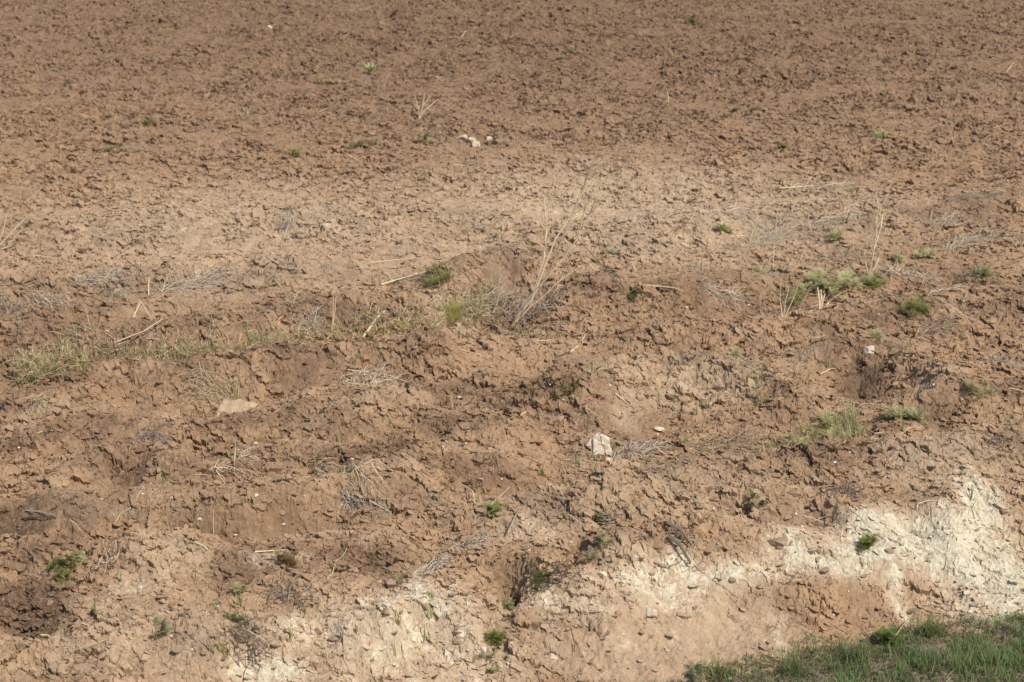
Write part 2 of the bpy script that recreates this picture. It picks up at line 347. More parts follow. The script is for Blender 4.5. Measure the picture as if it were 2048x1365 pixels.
for j in range(0, nr, 250):
    ys = yy[j:j+250, None]; xs = tt[None, :]*(ys + 1.2); ys = np.broadcast_to(ys, xs.shape).copy()
    z, sx, sy, crust, tone, vd = surface(xs, ys)
    fine = (np.abs(tt) < .40)[None, :] & (ys > 5.5) & (ys < 27)
    X[j:j+250] = xs + np.where(fine, sx, 0); Y[j:j+250] = ys + np.where(fine, sy, 0); ZZ[j:j+250] = z
    S1[j:j+250, :, 0] = gsamp(PALE, xs, ys); S1[j:j+250, :, 1] = gsamp(MOIST_DARK, xs, ys); S1[j:j+250, :, 2] = tone
    S2[j:j+250, :, 0] = gsamp(ORNG, xs, ys); S2[j:j+250, :, 1] = crust; S2[j:j+250, :, 2] = sstep(-.01, -.12, vd + .08*fbm(xs/.12, ys/.12, 401, 3))
co = np.stack([X, Y, ZZ], -1).reshape(-1, 3)
idx = np.arange(nr*nc, dtype=np.int32).reshape(nr, nc)
q = np.stack([idx[:-1, :-1], idx[:-1, 1:], idx[1:, 1:], idx[1:, :-1]], -1).reshape(-1, 4)
me = bpy.data.meshes.new('field_ground')
me.vertices.add(len(co)); me.vertices.foreach_set('co', co.ravel())
me.loops.add(q.size); me.loops.foreach_set('vertex_index', q.ravel())
me.polygons.add(len(q)); me.polygons.foreach_set('loop_start', np.arange(0, q.size, 4, dtype=np.int32))
me.update(calc_edges=True)
for nm, S in (('soil', S1), ('soil_b', S2)):
    a = me.attributes.new(nm, 'FLOAT_COLOR', 'POINT'); a.data.foreach_set('color', S.ravel())
me.polygons.foreach_set('use_smooth', np.zeros(len(q), bool))
me.materials.append(M_SOIL)
field = bpy.data.objects.new('ground', me); sc.collection.objects.link(field); field['kind'] = 'structure'
# loose flakes and crumbs of soil strewn over it: too many to count
rng = np.random.default_rng(11); N = 40000
fy = np.exp(rng.uniform(math.log(5.6), math.log(27), N)).astype(f4); fx = (rng.uniform(-.42, .42, N)*(fy+1.2)).astype(f4)
fc = gsamp(CRUMB, fx, fy); fv = gsamp(VD0, fx, fy); cl = fbm(fx/.5, fy/.4, 601, 3)
ok = (fv > .02) & (rng.random(N) < (.35+.8*sstep(-.3, .4, cl))*(1-.6*fc)); fx, fy = fx[ok], fy[ok]; N = len(fx)
fz, _, _, _, _, _ = surface(fx, fy)
rad = (np.exp(rng.normal(0, .5, N))*.0072*(.80+.055*fy)).clip(.0035, .022).astype(f4); K6 = 7
ang = (np.arange(K6)/K6*2*np.pi)[None, :] + rng.uniform(0, 6.28, (N, 1)) + rng.normal(0, .22, (N, K6))
rr_ = rad[:, None]*rng.uniform(.6, 1.25, (N, K6)); el_ = rng.uniform(.9, 1.7, (N, 1)); az_ = rng.normal(-.4, .6, (N, 1))
lx = np.cos(ang)*rr_*el_; ly = np.sin(ang)*rr_; ox = lx*np.cos(az_)-ly*np.sin(az_); oy = lx*np.sin(az_)+ly*np.cos(az_)
tx = rng.normal(0, .28, (N, 1)); ty = rng.normal(0, .28, (N, 1)); th = rad[:, None]*rng.uniform(.2, .6, (N, 1))
top = np.stack([fx[:, None]+ox, fy[:, None]+oy, fz[:, None]+th+ox*tx+oy*ty+rng.normal(0, .06, (N, K6))*rad[:, None]], -1)
bot = np.stack([fx[:, None]+ox*.72, fy[:, None]+oy*.72, fz[:, None]-.25*th+ox*tx*.7+oy*ty*.7], -1)
cen = np.stack([fx, fy, fz+th[:, 0]*1.12], -1)[:, None, :]
V = np.concatenate([top, bot, cen], 1).astype(f4).reshape(-1, 3); S = 2*K6+1; base = (np.arange(N)*S)[:, None]
i0 = np.arange(K6); i1 = (i0+1) % K6
sideq = np.stack([base+K6+i0, base+K6+i1, base+i1, base+i0], -1).reshape(-1, 4); topt = np.stack([base+i0, base+i1, np.broadcast_to(base+2*K6, (N, K6))], -1).reshape(-1, 3)
cme = bpy.data.meshes.new('soil_crumbs'); cme.vertices.add(len(V)); cme.vertices.foreach_set('co', V.ravel())
li = np.concatenate([sideq.ravel(), topt.ravel()]).astype(np.int32); cme.loops.add(len(li)); cme.loops.foreach_set('vertex_index', li)
cme.polygons.add(len(sideq)+len(topt)); cme.polygons.foreach_set('loop_start', np.concatenate([np.arange(len(sideq))*4, len(sideq)*4+np.arange(len(topt))*3]).astype(np.int32))
cme.update(calc_edges=True)
A1 = np.ones((N, S, 4), f4); A2 = np.ones((N, S, 4), f4)
A1[:, :, 0] = gsamp(PALE, fx, fy)[:, None]; A1[:, :, 1] = gsamp(MOIST_DARK, fx, fy)[:, None]; A1[:, :, 2] = rng.uniform(-.35, .35, (N, 1)); A2[:, :, 0] = gsamp(ORNG, fx, fy)[:, None]; A2[:, :, 2] = 0
for nm, S_ in (('soil', A1), ('soil_b', A2)):
    a = cme.attributes.new(nm, 'FLOAT_COLOR', 'POINT'); a.data.foreach_set('color', S_.ravel())
cme.polygons.foreach_set('use_smooth', np.zeros(len(cme.polygons), bool)); cme.materials.append(M_SOIL)
crumbs = bpy.data.objects.new('soil_crumbs', cme); sc.collection.objects.link(crumbs); crumbs['kind'] = 'stuff'
print('ground', nr, nc, round(time.time()-T0, 1), 's')
HG, YL, TL = ZZ.tolist(), yy.tolist(), tt.tolist()
del X, Y, ZZ, S1, S2, co, q, idx

# ------------------------------------------------------------------ things on the field
R = random.Random(7)
def P(px, py, dz=0.0):
    """the point of the soil surface that the photo shows at this pixel"""
    a, b, c = ray(px, py); t = (0-CAM_H)/c; z = 0.0
    for _ in range(9):
        t = (z-CAM_H)/c
        z = .5*z + .5*gz(a*t, b*t)
    return Vector((a*t, b*t, gz(a*t, b*t)+dz))
from bisect import bisect_right
def gz(x, y):
    y = min(max(y, YL[0]+1e-4), YL[-2]); t = min(max(x/(y+1.2), TL[0]+1e-4), TL[-2])
    j = bisect_right(YL, y)-1; i = bisect_right(TL, t)-1
    v = (y-YL[j])/(YL[j+1]-YL[j]); u = (t-TL[i])/(TL[i+1]-TL[i]); a = HG[j]; b = HG[j+1]
    return (a[i]*(1-u)+a[i+1]*u)*(1-v) + (b[i]*(1-u)+b[i+1]*u)*v
def gzs(x, y): return surface(np.asarray(x), np.asarray(y), False)
def mpp(p): return depth(p.x, p.y, p.z)/F          # metres per photo pixel there
def stand(base, pts, dy=0.0):
    """photo pixels of something standing at base -> points on the upright plane through base"""
    out = []
    for k, (px, py) in enumerate(pts):
        a, b, c = ray(px, py); t = (base.y + dy*k)/b
        out.append(Vector((a*t, base.y + dy*k, CAM_H + c*t)))
    return out

def plant_mat(name, rough, trans):
    m, n, b = mat(name)
    at = node(n, 'ShaderNodeAttribute', attribute_name='tint')
    tc = node(n, 'ShaderNodeTexCoord').outputs['Object']
    v = math_(n, 'ADD', math_(n, 'MULTIPLY', math_(n, 'SUBTRACT', noise(n, 130, 3, .6, tc), .5), .9), 1.0)
    hs = node(n, 'ShaderNodeHueSaturation'); n.links.new(at.outputs['Color'], hs.inputs['Color']); n.links.new(v, hs.inputs['Value'])
    n.links.new(hs.outputs[0], b.inputs['Base Color']); b.inputs['Roughness'].default_value = rough
    b.inputs['Specular IOR Level'].default_value = .25
    if trans:
        tr = node(n, 'ShaderNodeBsdfTranslucent'); n.links.new(hs.outputs[0], tr.inputs[0])
        mx = node(n, 'ShaderNodeMixShader'); mx.inputs[0].default_value = trans
        n.links.new(b.outputs[0], mx.inputs[1]); n.links.new(tr.outputs[0], mx.inputs[2])
        n.links.new(mx.outputs[0], n.nodes['Material Output'].inputs[0])
    return m
M_GREEN = plant_mat('fresh_leaf', .6, .48); M_DRY = plant_mat('dry_stalk', .8, 0)
def stone_mat(name, c1, c2, c3):
    m, n, b = mat(name); tc = node(n, 'ShaderNodeTexCoord').outputs['Object']
    col = mixc(n, ramp(n, noise(n, 30, 6, .7, tc), .35, .65), c1, c2)
    col = mixc(n, ramp(n, noise(n, 14, 5, .65, tc), .52, .68), col, c3)
    n.links.new(col, b.inputs['Base Color'])
    bm = node(n, 'ShaderNodeBump'); bm.inputs['Strength'].default_value = .8; bm.inputs['Distance'].default_value = .01
    n.links.new(noise(n, 70, 5, .7, tc), bm.inputs['Height']); n.links.new(bm.outputs[0], b.inputs['Normal'])
    return m
M_PALE = stone_mat('pale_limestone', (.66,.57,.43), (.56,.47,.34), (.44,.31,.21))
M_TAN = stone_mat('tan_sandstone', (.50,.375,.235), (.44,.32,.20), (.30,.21,.145))
M_BROWN = stone_mat('brown_clod', (.34,.24,.165), (.27,.185,.125), (.40,.30,.21))

class MB:
    def __init__(s): s.v = []; s.f = []; s.c = []
    def tube(s, pts, r0, r1, col, sides=4):
        n = len(pts); b0 = len(s.v)
        for i, p in enumerate(pts):
            d = (pts[min(i+1, n-1)] - pts[max(i-1, 0)]); d = d.normalized() if d.length > 1e-9 else Vector((0,0,1))
            u = d.cross(Vector((0,0,1))); u = u.normalized() if u.length > 1e-4 else Vector((1,0,0)); w_ = u.cross(d)
            r = r0 + (r1-r0)*i/(n-1)
            for k in range(sides):
                a = 2*math.pi*k/sides; s.v.append(p + u*(math.cos(a)*r) + w_*(math.sin(a)*r)); s.c.append(col)
        for i in range(n-1):
            for k in range(sides):
                a = b0+i*sides+k; b = b0+i*sides+(k+1) % sides
                s.f.append((a, b, b+sides, a+sides))
        s.f.append(tuple(b0+k for k in range(sides))[::-1]); s.f.append(tuple(b0+(n-1)*sides+k for k in range(sides)))
    def blade(s, base, az, L, wd, lean, bend, col, col2=None, segs=4, fold=.25):
        """a grass leaf: starts near upright, leans by `lean` and bends over by `bend` radians"""
        h = Vector((math.cos(az), math.sin(az), 0)); sd = Vector((-h.y, h.x, 0)); b0 = len(s.v); p = base.copy(); col2 = col2 or col
        for i in range(segs+1):
            t = i/segs; an = lean + bend*t
            wv = wd*(.55+.45*math.sin(math.pi*min(1, t*1.25+.15)))*(1-t**2.2) + .0004
            nrm = -h*math.cos(an) + Vector((0,0,1))*math.sin(an)
            c = tuple(col[k]+(col2[k]-col[k])*t for k in range(3))
            s.v += [p - sd*wv*.5 + nrm*wv*fold, p.copy(), p + sd*wv*.5 + nrm*wv*fold]; s.c += [c]*3
            p = p + (h*math.sin(an) + Vector((0,0,1))*math.cos(an))*(L/segs)
        for i in range(segs):
            a = b0+3*i
            s.f += [(a, a+1, a+4, a+3), (a+1, a+2, a+5, a+4)]
    def diamond(s, a, b, wd, up, col):
        d = b-a; sd = d.cross(up); sd = sd.normalized()*wd*.5 if sd.length > 1e-9 else Vector((wd*.5,0,0)); m = a + d*.55; i = len(s.v)
        s.v += [a, m-sd, b, m+sd]; s.c += [col]*4; s.f.append((i, i+1, i+2, i+3))
    def build(s, name, m, parent=None, origin=None):
        me = bpy.data.meshes.new(name); o = origin or Vector((0,0,0))
        me.from_pydata([tuple(v-o) for v in s.v], [], s.f); me.update()
        a = me.attributes.new('tint', 'FLOAT_COLOR', 'POINT')
        a.data.foreach_set('color', np.array([(c[0], c[1], c[2], 1) for c in s.c], f4).ravel())
        me.materials.append(m)
        ob = bpy.data.objects.new(name, me); sc.collection.objects.link(ob)
        if parent: ob.parent = parent
        else: ob.location = o
        return ob
def tag(o, label, cat, group=None, kind=None):
    if kind: o['kind'] = kind
    if label: o['label'] = label
    if cat: o['category'] = cat
    if group: o['group'] = group
    return o
def empty(name, loc, label, cat, group=None):
    o = bpy.data.objects.new(name, None); o.empty_display_size = .05; sc.collection.objects.link(o); o.location = loc
    return tag(o, label, cat, group)
def jit(c, a=.15):
    k = 1 + R.uniform(-a, a); return tuple(max(.004, x*k*f_*(1+R.uniform(-.06, .06))) for x, f_ in zip(c, (1.04, 1, .9)))
def shade(c, k): return tuple(x*k for x in c)
STRAW, GREY, BROWN, DARK = (.58,.48,.34), (.45,.38,.31), (.34,.255,.185), (.11,.088,.072)
SHOOT, GREEN, DEEP, SILVER, LIME = (.40,.43,.22), (.28,.32,.15), (.18,.22,.10), (.52,.53,.38), (.42,.43,.19)

def wiggle(a, b, n, amp, sag=0.0):
    out = []
    d = (b-a).length; o1 = Vector((R.uniform(-1,1), R.uniform(-1,1), R.uniform(-.5,.5)))*amp*d
    for i in range(n+1):
        t = i/n; p = a.lerp(b, t) + o1*math.sin(math.pi*t) + Vector((R.gauss(0,1), R.gauss(0,1), R.gauss(0,1)))*amp*d*.12
        p.z -= sag*math.sin(math.pi*t); out.append(p)
    return out
def straw_pts(base, az, el, L, bend, n=4):
    out = [base.copy()]; p = base.copy()
    for i in range(n):
        el += bend/n; az += R.gauss(0, .12)
        p = p + Vector((math.cos(az)*math.cos(el), math.sin(az)*math.cos(el), math.sin(el)))*(L/n); out.append(p.copy())
    return out
def ground_clamp(pts, h=.004):
    for p in pts: p.z = max(p.z, gz(p.x, p.y)+h)
    return pts

# --- straw bundles, dry tufts and twig nests
def dry_tuft(px, py, n, Lpx, label, cat='dry tuft', col=STRAW, spread=.3, lean=None, el=(.3, 1.3), rpx=None, name='dry_grass_tuft', wd=.0019, group=None, green=0):
    b = P(px, py); k = mpp(b); m = MB(); rad = (rpx or Lpx*spread)*k
    for i in range(int(n*1.8)):
        q = b + Vector((R.gauss(0, rad*.55), R.gauss(0, rad*.5*1.3), 0)); q.z = gz(q.x, q.y) - .004
        az = R.uniform(0, 6.283) if lean is None else math.radians(lean) + R.gauss(0, .35)
        L = Lpx*k*R.uniform(.35, 1.05); e = R.uniform(*el)
        if R.random() < green: m.blade(q, R.uniform(0, 6.28), L*.8, .007, .2+R.random()*.4, R.uniform(.1,.8), jit(SHOOT), jit(GREEN))
        else: m.tube(ground_clamp(straw_pts(q, az, e, L, R.uniform(-1.1, .1))), wd*R.uniform(.7, 1.3), wd*.5, jit(shade(col, R.choice((.6, .85, 1))), .2), 3)
    return tag(m.build(name, M_DRY, None, b), label, cat, group)
def bundle(p0, p1, n, wpx,  label, cat='straw bundle', col=STRAW, name='straw_bundle', wd=.0018, group=None, lift=.03, fan=.25):
    a = P(*p0); c = P(*p1); k = mpp(a); d = c-a; d.z = 0; L = d.length; side = Vector((-d.y, d.x, 0)).normalized(); m = MB()
    for i in range(int(n*2.2)):
        t0 = R.uniform(-.15, .7); ln = R.choice((R.uniform(.08, .3), R.uniform(.25, .75))); s0 = R.gauss(0, wpx*k*.6); s1 = s0 + R.gauss(0, fan*L*.5*R.uniform(.4, 1.6))
        p = a + d*t0 + side*s0; q = a + d*min(1.08, t0+ln) + side*s1
        h = abs(R.gauss(0, lift))
        pts = [p.lerp(q, j/5) for j in range(6)]; bow = R.gauss(0, .06)*L
        for j, v in enumerate(pts):
            v += side*bow*math.sin(math.pi*j/5); v.z = gz(v.x, v.y) + R.uniform(-.006, .004) + h*(.1+.9*math.sin(math.pi*j/5))
        m.tube(pts, wd*R.uniform(.7, 1.4), wd*.6, jit(shade(col, R.choice((.55, .8, 1))), .2), 3)
    return tag(m.build(name, M_DRY, None, a), label, cat, group)
def nest(px, py, n, rpx, rypx, label, cat='twigs', col=DARK, name='twig_nest', wd=.0026, tall=.6, group=None, parent=None):
    b = P(px, py); k = mpp(b); m = MB()
    for i in range(n):
        a = R.uniform(0, 6.283); r = math.sqrt(R.random())
        q = b + Vector((math.cos(a)*r*rpx*k, math.sin(a)*r*rypx*k*2.2, 0)); q.z = gz(q.x, q.y) + R.random()*rpx*k*.3*tall
        L = rpx*k*R.uniform(.4, 1.2)
        m.tube(ground_clamp(straw_pts(q, R.uniform(0, 6.283), R.uniform(-.3, .9)*tall, L, R.uniform(-.8, .8), 4)), wd*R.uniform(.6, 1.4), wd*.5, jit(col, .35), 3)
    o = m.build(name, M_DRY, parent, Vector(parent.location) if parent else b)
    return o if parent else tag(o, label, cat, group)
def stalk(pts, rad_px, label, cat='dry stalk', col=STRAW, name='dry_stalk', lift=.012, group=None, twigs=0):
    """a stalk lying on the soil along photo pixels"""
    g = []
    ends = P(*pts[0]), P(*pts[-1])
    for i, p in enumerate(pts):
        v = P(*p); f_ = i/(len(pts)-1); v.z = v.z*.25 + .75*(ends[0].z*(1-f_) + ends[1].z*f_); v.z += lift*(1 if 0 < i < len(pts)-1 else .6); g.append(v)
    k = mpp(g[0]); m = MB(); sm = []
    for a, b in zip(g[:-1], g[1:]):
        for j in range(4): sm.append(a.lerp(b, j/4))
    sm.append(g[-1]); pen = max(0, max(gz(p.x, p.y)-p.z for p in sm))*.55
    for p in sm: p.z += pen + rad_px*k*.5
    m.tube(sm, rad_px*k, rad_px*k*.55, jit(col, .1), 5)
    for i in range(twigs):
        j = R.randrange(1, len(sm)-1); q = sm[j]
        m.tube(straw_pts(q, R.uniform(0, 6.28), R.uniform(.1, .9), (g[-1]-g[0]).length*R.uniform(.08, .22), .2, 3), rad_px*k*.4, rad_px*k*.2, jit(col, .2), 3)
    return tag(m.build(name, M_DRY, None, g[0]), label, cat, group)
def weed(base_px, stems, label, col=STRAW, cat='dry weed', name='dry_weed', rad=.0035, S_=1.7, twig=(8, .25), tail=None, dy=.03):
    """an upright dead weed: every main stem is a part, and so is its spray of side twigs"""
    b = P(*base_px); root = empty(name, b, label, cat); rad *= S_
    for st in stems:
        pts = [p - b for p in stand(b, st, R.uniform(-dy, dy))]
        if st[0] == base_px: pts[0].z -= .01
        m = MB(); m.tube([a.lerp(c, j/3) for a, c in zip(pts[:-1], pts[1:]) for j in range(3)] + [pts[-1]], rad, rad*.5, jit(tuple(1.35*x for x in col), .1), 5)
        L = sum((c-a).length for a, c in zip(pts[:-1], pts[1:]))
        if twig[0]:
            t = m
            for i in range(twig[0]):
                u = R.uniform(.35, .98)*(len(pts)-1); j = int(u); q = pts[j].lerp(pts[min(j+1, len(pts)-1)], u-j)
                d = (pts[min(j+1, len(pts)-1)]-pts[j]).normalized()
                d = (d + Vector((R.gauss(0,.6), R.gauss(0,.6), R.gauss(0,.35)))).normalized(); l = L*twig[1]*R.uniform(.4, 1.1)
                tip = q + d*l; t.tube(wiggle(q, tip, 4, .06), rad*.34, rad*.16, jit(col, .2), 3)
                for _ in range(2):
                    e = q.lerp(tip, R.uniform(.4, .9)); t.tube([e, e + (d + Vector((R.gauss(0,.7), R.gauss(0,.7), R.gauss(0,.4))))*l*.28], rad*.2, rad*.12, jit(col, .2), 3)
        m.build('stem', M_DRY, root)
    return root
# --- green plants
def divided_leaf(m, base, az, L, lean, col, wd, up=0):
    """a feathery leaf: midrib with paired lobes"""
    h = Vector((math.cos(az), math.sin(az), 0)); sd = Vector((-h.y, h.x, 0)); p = base.copy(); n = 6
    for i in range(n):
        an = lean + 1.0*i/n; q = p + (h*math.sin(an) + Vector((0,0,1))*math.cos(an))*(L/n)
        m.diamond(p, q + (q-p)*.3, wd*.7, sd.cross(q-p), col)
        l = L*.34*math.sin(math.pi*(.2+.75*i/n))
        if i > 0:
            for s in (-1, 1):
                d = (q-p).normalized()*.7 + sd*s + Vector((0,0,R.uniform(-.1,.4)))
                m.diamond(p, p + d.normalized()*l, wd, (q-p).cross(sd), jit(col, .15))
        p = q
def herb(px, py, rxpx, rypx, crowns, label, cat='green plant', col=SILVER, Lpx=26, wd=.005, name='wormwood_plant', leaves=13, group=None, lean=(.15, 1.25)):
    b = P(px, py); k = mpp(b); root = empty(name, b, label, cat, group); m = MB(); st = MB()
    col = (col[0]*1.0, col[1]*.97, col[2]*.88)
    if py < 340: leaves = 8; col = (col[0]*1.05, col[1]*.95, col[2]*1.1)
    for i in range(crowns):
        a = R.uniform(0, 6.28); r = math.sqrt(R.random()) if crowns > 1 else 0
        r *= R.choice((1, 1, 1.35)); q = b + Vector((math.cos(a)*r*rxpx*k, math.sin(a)*r*rypx*k*2.6, 0)); q.z = gz(q.x, q.y)
        top = q + Vector((R.gauss(0,.01), R.gauss(0,.01), Lpx*k*R.uniform(.15, .55)))
        st.tube([q - Vector((0,0,.008)) - b, q.lerp(top, .6) - b, top - b], .002, .0013, jit((.20,.19,.11)), 4)
        for j in range(leaves):
            divided_leaf(m, q.lerp(top, R.random()) - b, R.uniform(0, 6.28), Lpx*k*R.uniform(.4, 1.3), R.uniform(*lean), jit(col, .22), wd)
    lo = m.build('leaves', M_GREEN); lo.parent = root
    so = st.build('stem', M_DRY); so.parent = root
    return root
def shoot(px, py, blades, label, group=None, name='grass_shoot', wd=.011, cat='grass shoot', parts=True):
    """blades: (tip dx, tip dy) in photo pixels from the base"""
    b = P(px, py); k = mpp(b); root = empty(name, b, label, cat, group); wd = max(wd, .011)
    for dx, dy in blades:
        m = MB(); X_ = dx*k; Zt = -dy*k/.93; L = math.hypot(X_, Zt); le = math.atan2(abs(X_), Zt)
        az = (0 if dx >= 0 else math.pi) + R.uniform(-.5, .5)
        m.blade(Vector((R.gauss(0,.004), R.gauss(0,.004), -.006)), az, L*1.08, wd*R.uniform(.8,1.2), le*.6, le*.8, jit(SHOOT, .12), jit(GREEN if wd > .007 else SHOOT, .15), 6)
        o = m.build('leaf', M_GREEN); o.parent = root
    return root
# --- stones
def stone(px, py, wpx, hpx, label, cat='stone', m=None, name='stone', seed=1, flat=1.0, rot=0.0, tilt=0.0, cuts=7, group=None, sink=.35, sub=4):
    b = P(px, py); k = mpp(b); rr = random.Random(seed)
    import bmesh
    bm = bmesh.new(); bmesh.ops.create_icosphere(bm, subdivisions=sub, radius=1)
    for v in bm.verts:
        n = v.co.normalized(); d = 1.0
        v.co = n*d
    for _ in range(cuts):                                  # planar breaks
        n = Vector((rr.gauss(0,1), rr.gauss(0,1), rr.gauss(0,.8))).normalized(); h = rr.uniform(.38, .74)
        for v in bm.verts:
            e = v.co.dot(n) - h
            if e > 0: v.co -= n*e*.96
    from mathutils import noise as mn
    for v in bm.verts:
        v.co += v.co.normalized()*(.07*mn.noise(v.co*2.3+Vector((seed,0,0))) + .025*mn.noise(v.co*7))
        v.co.x *= wpx*k*.58; v.co.y *= wpx*k*.5*flat; v.co.z *= hpx*k*.62
    me = bpy.data.meshes.new(name); bm.to_mesh(me); bm.free(); me.materials.append(m or M_PALE)
    o = bpy.data.objects.new(name, me); sc.collection.objects.link(o)
    o.location = b + Vector((0, wpx*k*.15, hpx*k*(.5-sink)*.9)); o.rotation_euler = (tilt, rr.uniform(-.15,.15), rot)
    return tag(o, label, cat, group)

# ================================================================== what lies and grows where
# stones
def slab(base_px, pieces, thick_px, label, cat, name, part, m, lean=.35):
    """a broken slab: every piece is an outline with its own front depth, real thickness and a chipped rim"""
    import bmesh
    b = P(*base_px); k = mpp(b); root = empty(name, b, label, cat)
    for q, (pts, off) in enumerate(pieces):
        st = [p - b for p in stand(b, pts)]; st = [Vector((v.x, v.z*lean + off*k, v.z)) for v in st]
        c = sum(st, Vector())/len(st); n = len(st); T = Vector((0, thick_px*k, -thick_px*k*.3)); bm = bmesh.new()
        rings = [[bm.verts.new(c + (p-c)*sc_ + T*d + Vector((0, R.gauss(0, .004), 0))) for p in st] for sc_, d in ((.86, -.10), (1.0, .08), (1.03, .6), (.9, 1.0))]
        bm.faces.new(rings[0]); bm.faces.new(rings[-1][::-1])
        for A_, B_ in zip(rings[:-1], rings[1:]):
            for i in range(n): bm.faces.new((A_[i], B_[i], B_[(i+1) % n], A_[(i+1) % n]))
        bmesh.ops.recalc_face_normals(bm, faces=bm.faces); bmesh.ops.triangulate(bm, faces=bm.faces)
        bmesh.ops.subdivide_edges(bm, edges=bm.edges, cuts=3, use_grid_fill=True)
        from mathutils import noise as mn
        for v in bm.verts: v.co += mn.noise_vector(v.co*16 + Vector((q*7, 0, 0)))*.009 + mn.noise_vector(v.co*55)*.004
        me = bpy.data.meshes.new(part); bm.to_mesh(me); bm.free(); me.materials.append(m)
        o = bpy.data.objects.new(part, me); sc.collection.objects.link(o); o.parent = root
    return root
slab((1203, 912), [([(1171,895),(1186,880),(1187,897),(1182,905)], 3), ([(1184,912),(1186,883),(1192,876),(1199,873),(1202,890),(1207,904),(1208,912)], 0), ([(1209,912),(1208,903),(1203,890),(1201,877),(1209,878),(1220,883),(1222,895),(1224,906),(1223,913)], 2.5)],
     14, 'large pale cracked slab of stone propped upright in the soil right of centre', 'stone', 'broken_stone', 'stone_piece', M_PALE)
stone(1221, 925, 24, 15, 'small white stone lying at the foot of the large pale slab', m=M_PALE, seed=5, rot=.5)
slab((465, 843), [([(424,838),(430,824),(440,813),(468,811),(486,815),(500,816),(511,820),(499,826),(493,840),(478,845),(450,845)], 0)],
     34, 'long flat tan rock half buried beside a sheaf of dry stalks', 'rock', 'flat_rock', 'rock_body', M_TAN, lean=.7)
stone(965, 1318, 26, 22, 'rounded pale stone beside the foot of the gully', m=M_PALE, seed=11, cuts=5)
stone(1107, 1320, 24, 14, 'pale flat flake of stone on the smooth bank slope', m=M_PALE, seed=12, flat=.6)
stone(1076, 1329, 12, 6, 'small pale chip left of the flake on the bank slope', m=M_PALE, seed=13)
stone(1022, 1288, 8, 7, 'tiny square pale stone on the edge of the gully', m=M_PALE, seed=14)
stone(1206, 1153, 20, 11, 'pale angular stone on bare brown soil above the bank', m=M_PALE, seed=15)
stone(1555, 1093, 44, 22, 'greyish brown block bedded at the edge of the white crust', cat='clod', name='clod', m=M_BROWN, seed=16, cuts=11, sink=.3)
stone(1302, 1230, 30, 18, 'pale lump of chalky soil on the shoulder of the bank', cat='clod', name='clod', m=M_PALE, seed=17)
stone(1284, 946, 30, 7, 'thin pale stone flush with the soil below the straw', m=M_PALE, seed=18, sink=.45)
stone(1338, 941, 16, 9, 'pale pebble at the lower right of the straw bundle', cat='pebble', name='pebble', m=M_PALE, seed=19)
stone(1322, 862, 26, 8, 'narrow white stone on the slope above the straw bundle', m=M_PALE, seed=20)
stone(925, 280, 18, 15, 'leftmost pale lump of the small far heap', cat='clod', name='clod', sink=.12, m=M_PALE, seed=21, group='pale lumps of the far heap')
stone(944, 285, 15, 12, 'pale lump second from the left in the far heap', cat='clod', name='clod', sink=.12, m=M_PALE, seed=22, group='pale lumps of the far heap')
stone(953, 296, 21, 13, 'lowest pale lump of the small far heap', cat='clod', name='clod', sink=.12, m=M_PALE, seed=23, group='pale lumps of the far heap')
stone(978, 283, 15, 10, 'pale lump second from the right in the far heap', cat='clod', name='clod', sink=.12, m=M_PALE, seed=24, group='pale lumps of the far heap')
stone(996, 288, 18, 10, 'rightmost pale lump of the small far heap', cat='clod', name='clod', m=M_BROWN, seed=25, group='pale lumps of the far heap')
stone(1222, 236, 24, 7, 'flat pinkish clod lying alone in the far field', cat='clod', name='clod', m=M_BROWN, seed=26)
stone(538, 58, 11, 8, 'single pale stone near the far edge of the field', m=M_PALE, seed=27)
stone(1935, 365, 7, 6, 'tiny white pebble on brown soil beside a leaning stalk at far right', cat='pebble', name='pebble', m=M_PALE, seed=28)
stone(893, 885, 10, 7, 'small pale stone beside a bent straw left of the slab', m=M_PALE, seed=29)
stone(1452, 788, 14, 10, 'round tan clod at the crest of the pale ridge', cat='clod', name='clod', m=M_TAN, seed=30)
stone(68, 1348, 14, 14, 'upright angular clod near the bottom left corner', cat='clod', name='clod', m=M_TAN, seed=31, sink=.2)
stone(870, 935, 12, 10, 'dark round clod alone on the brown slope', cat='clod', name='clod', m=M_BROWN, seed=32)
stone(1745, 700, 40, 14, 'pale crumbling clod beside the silver sprig on the right hump', cat='clod', name='clod', m=M_PALE, seed=33, cuts=12)

# the tall dead weed and its neighbours
w1 = weed((1020, 655), [
 [(1020,655),(1043,615),(1076,575),(1100,545),(1116,498),(1133,455),(1160,393),(1176,350),(1193,307)],
 [(1020,655),(1083,568),(1126,518),(1150,485),(1180,430),(1203,383)],
 [(1020,655),(1060,615),(1090,592),(1116,565),(1166,530)],
 [(1060,610),(1088,520),(1093,455),(1088,392)],
 [(1060,610),(1110,480),(1150,420),(1172,372)]],
 'tall branching dead weed rising from a tangle of twigs at the centre', twig=(11, .2), rad=.0042, dy=.05)
nest(1030, 640, 170, 86, 26, None, name='twig_tangle', col=(.36,.29,.235), wd=.0026, tall=.9, parent=w1)
weed((1250, 592), [[(1250,592),(1225,555),(1183,508),(1150,472)]], 'single thin dark stem leaning left, right of the tall dead weed', col=DARK, rad=.003, twig=(0, 0))
weed((839, 238), [[(839,238),(845,215),(850,185)],[(839,238),(846,212),(870,180)],[(839,238),(850,220),(877,198)],[(839,238),(836,215),(829,190)],[(839,238),(848,222),(866,208)]],
 'small fan shaped dead weed standing alone in the far field', rad=.0032, twig=(4, .22))
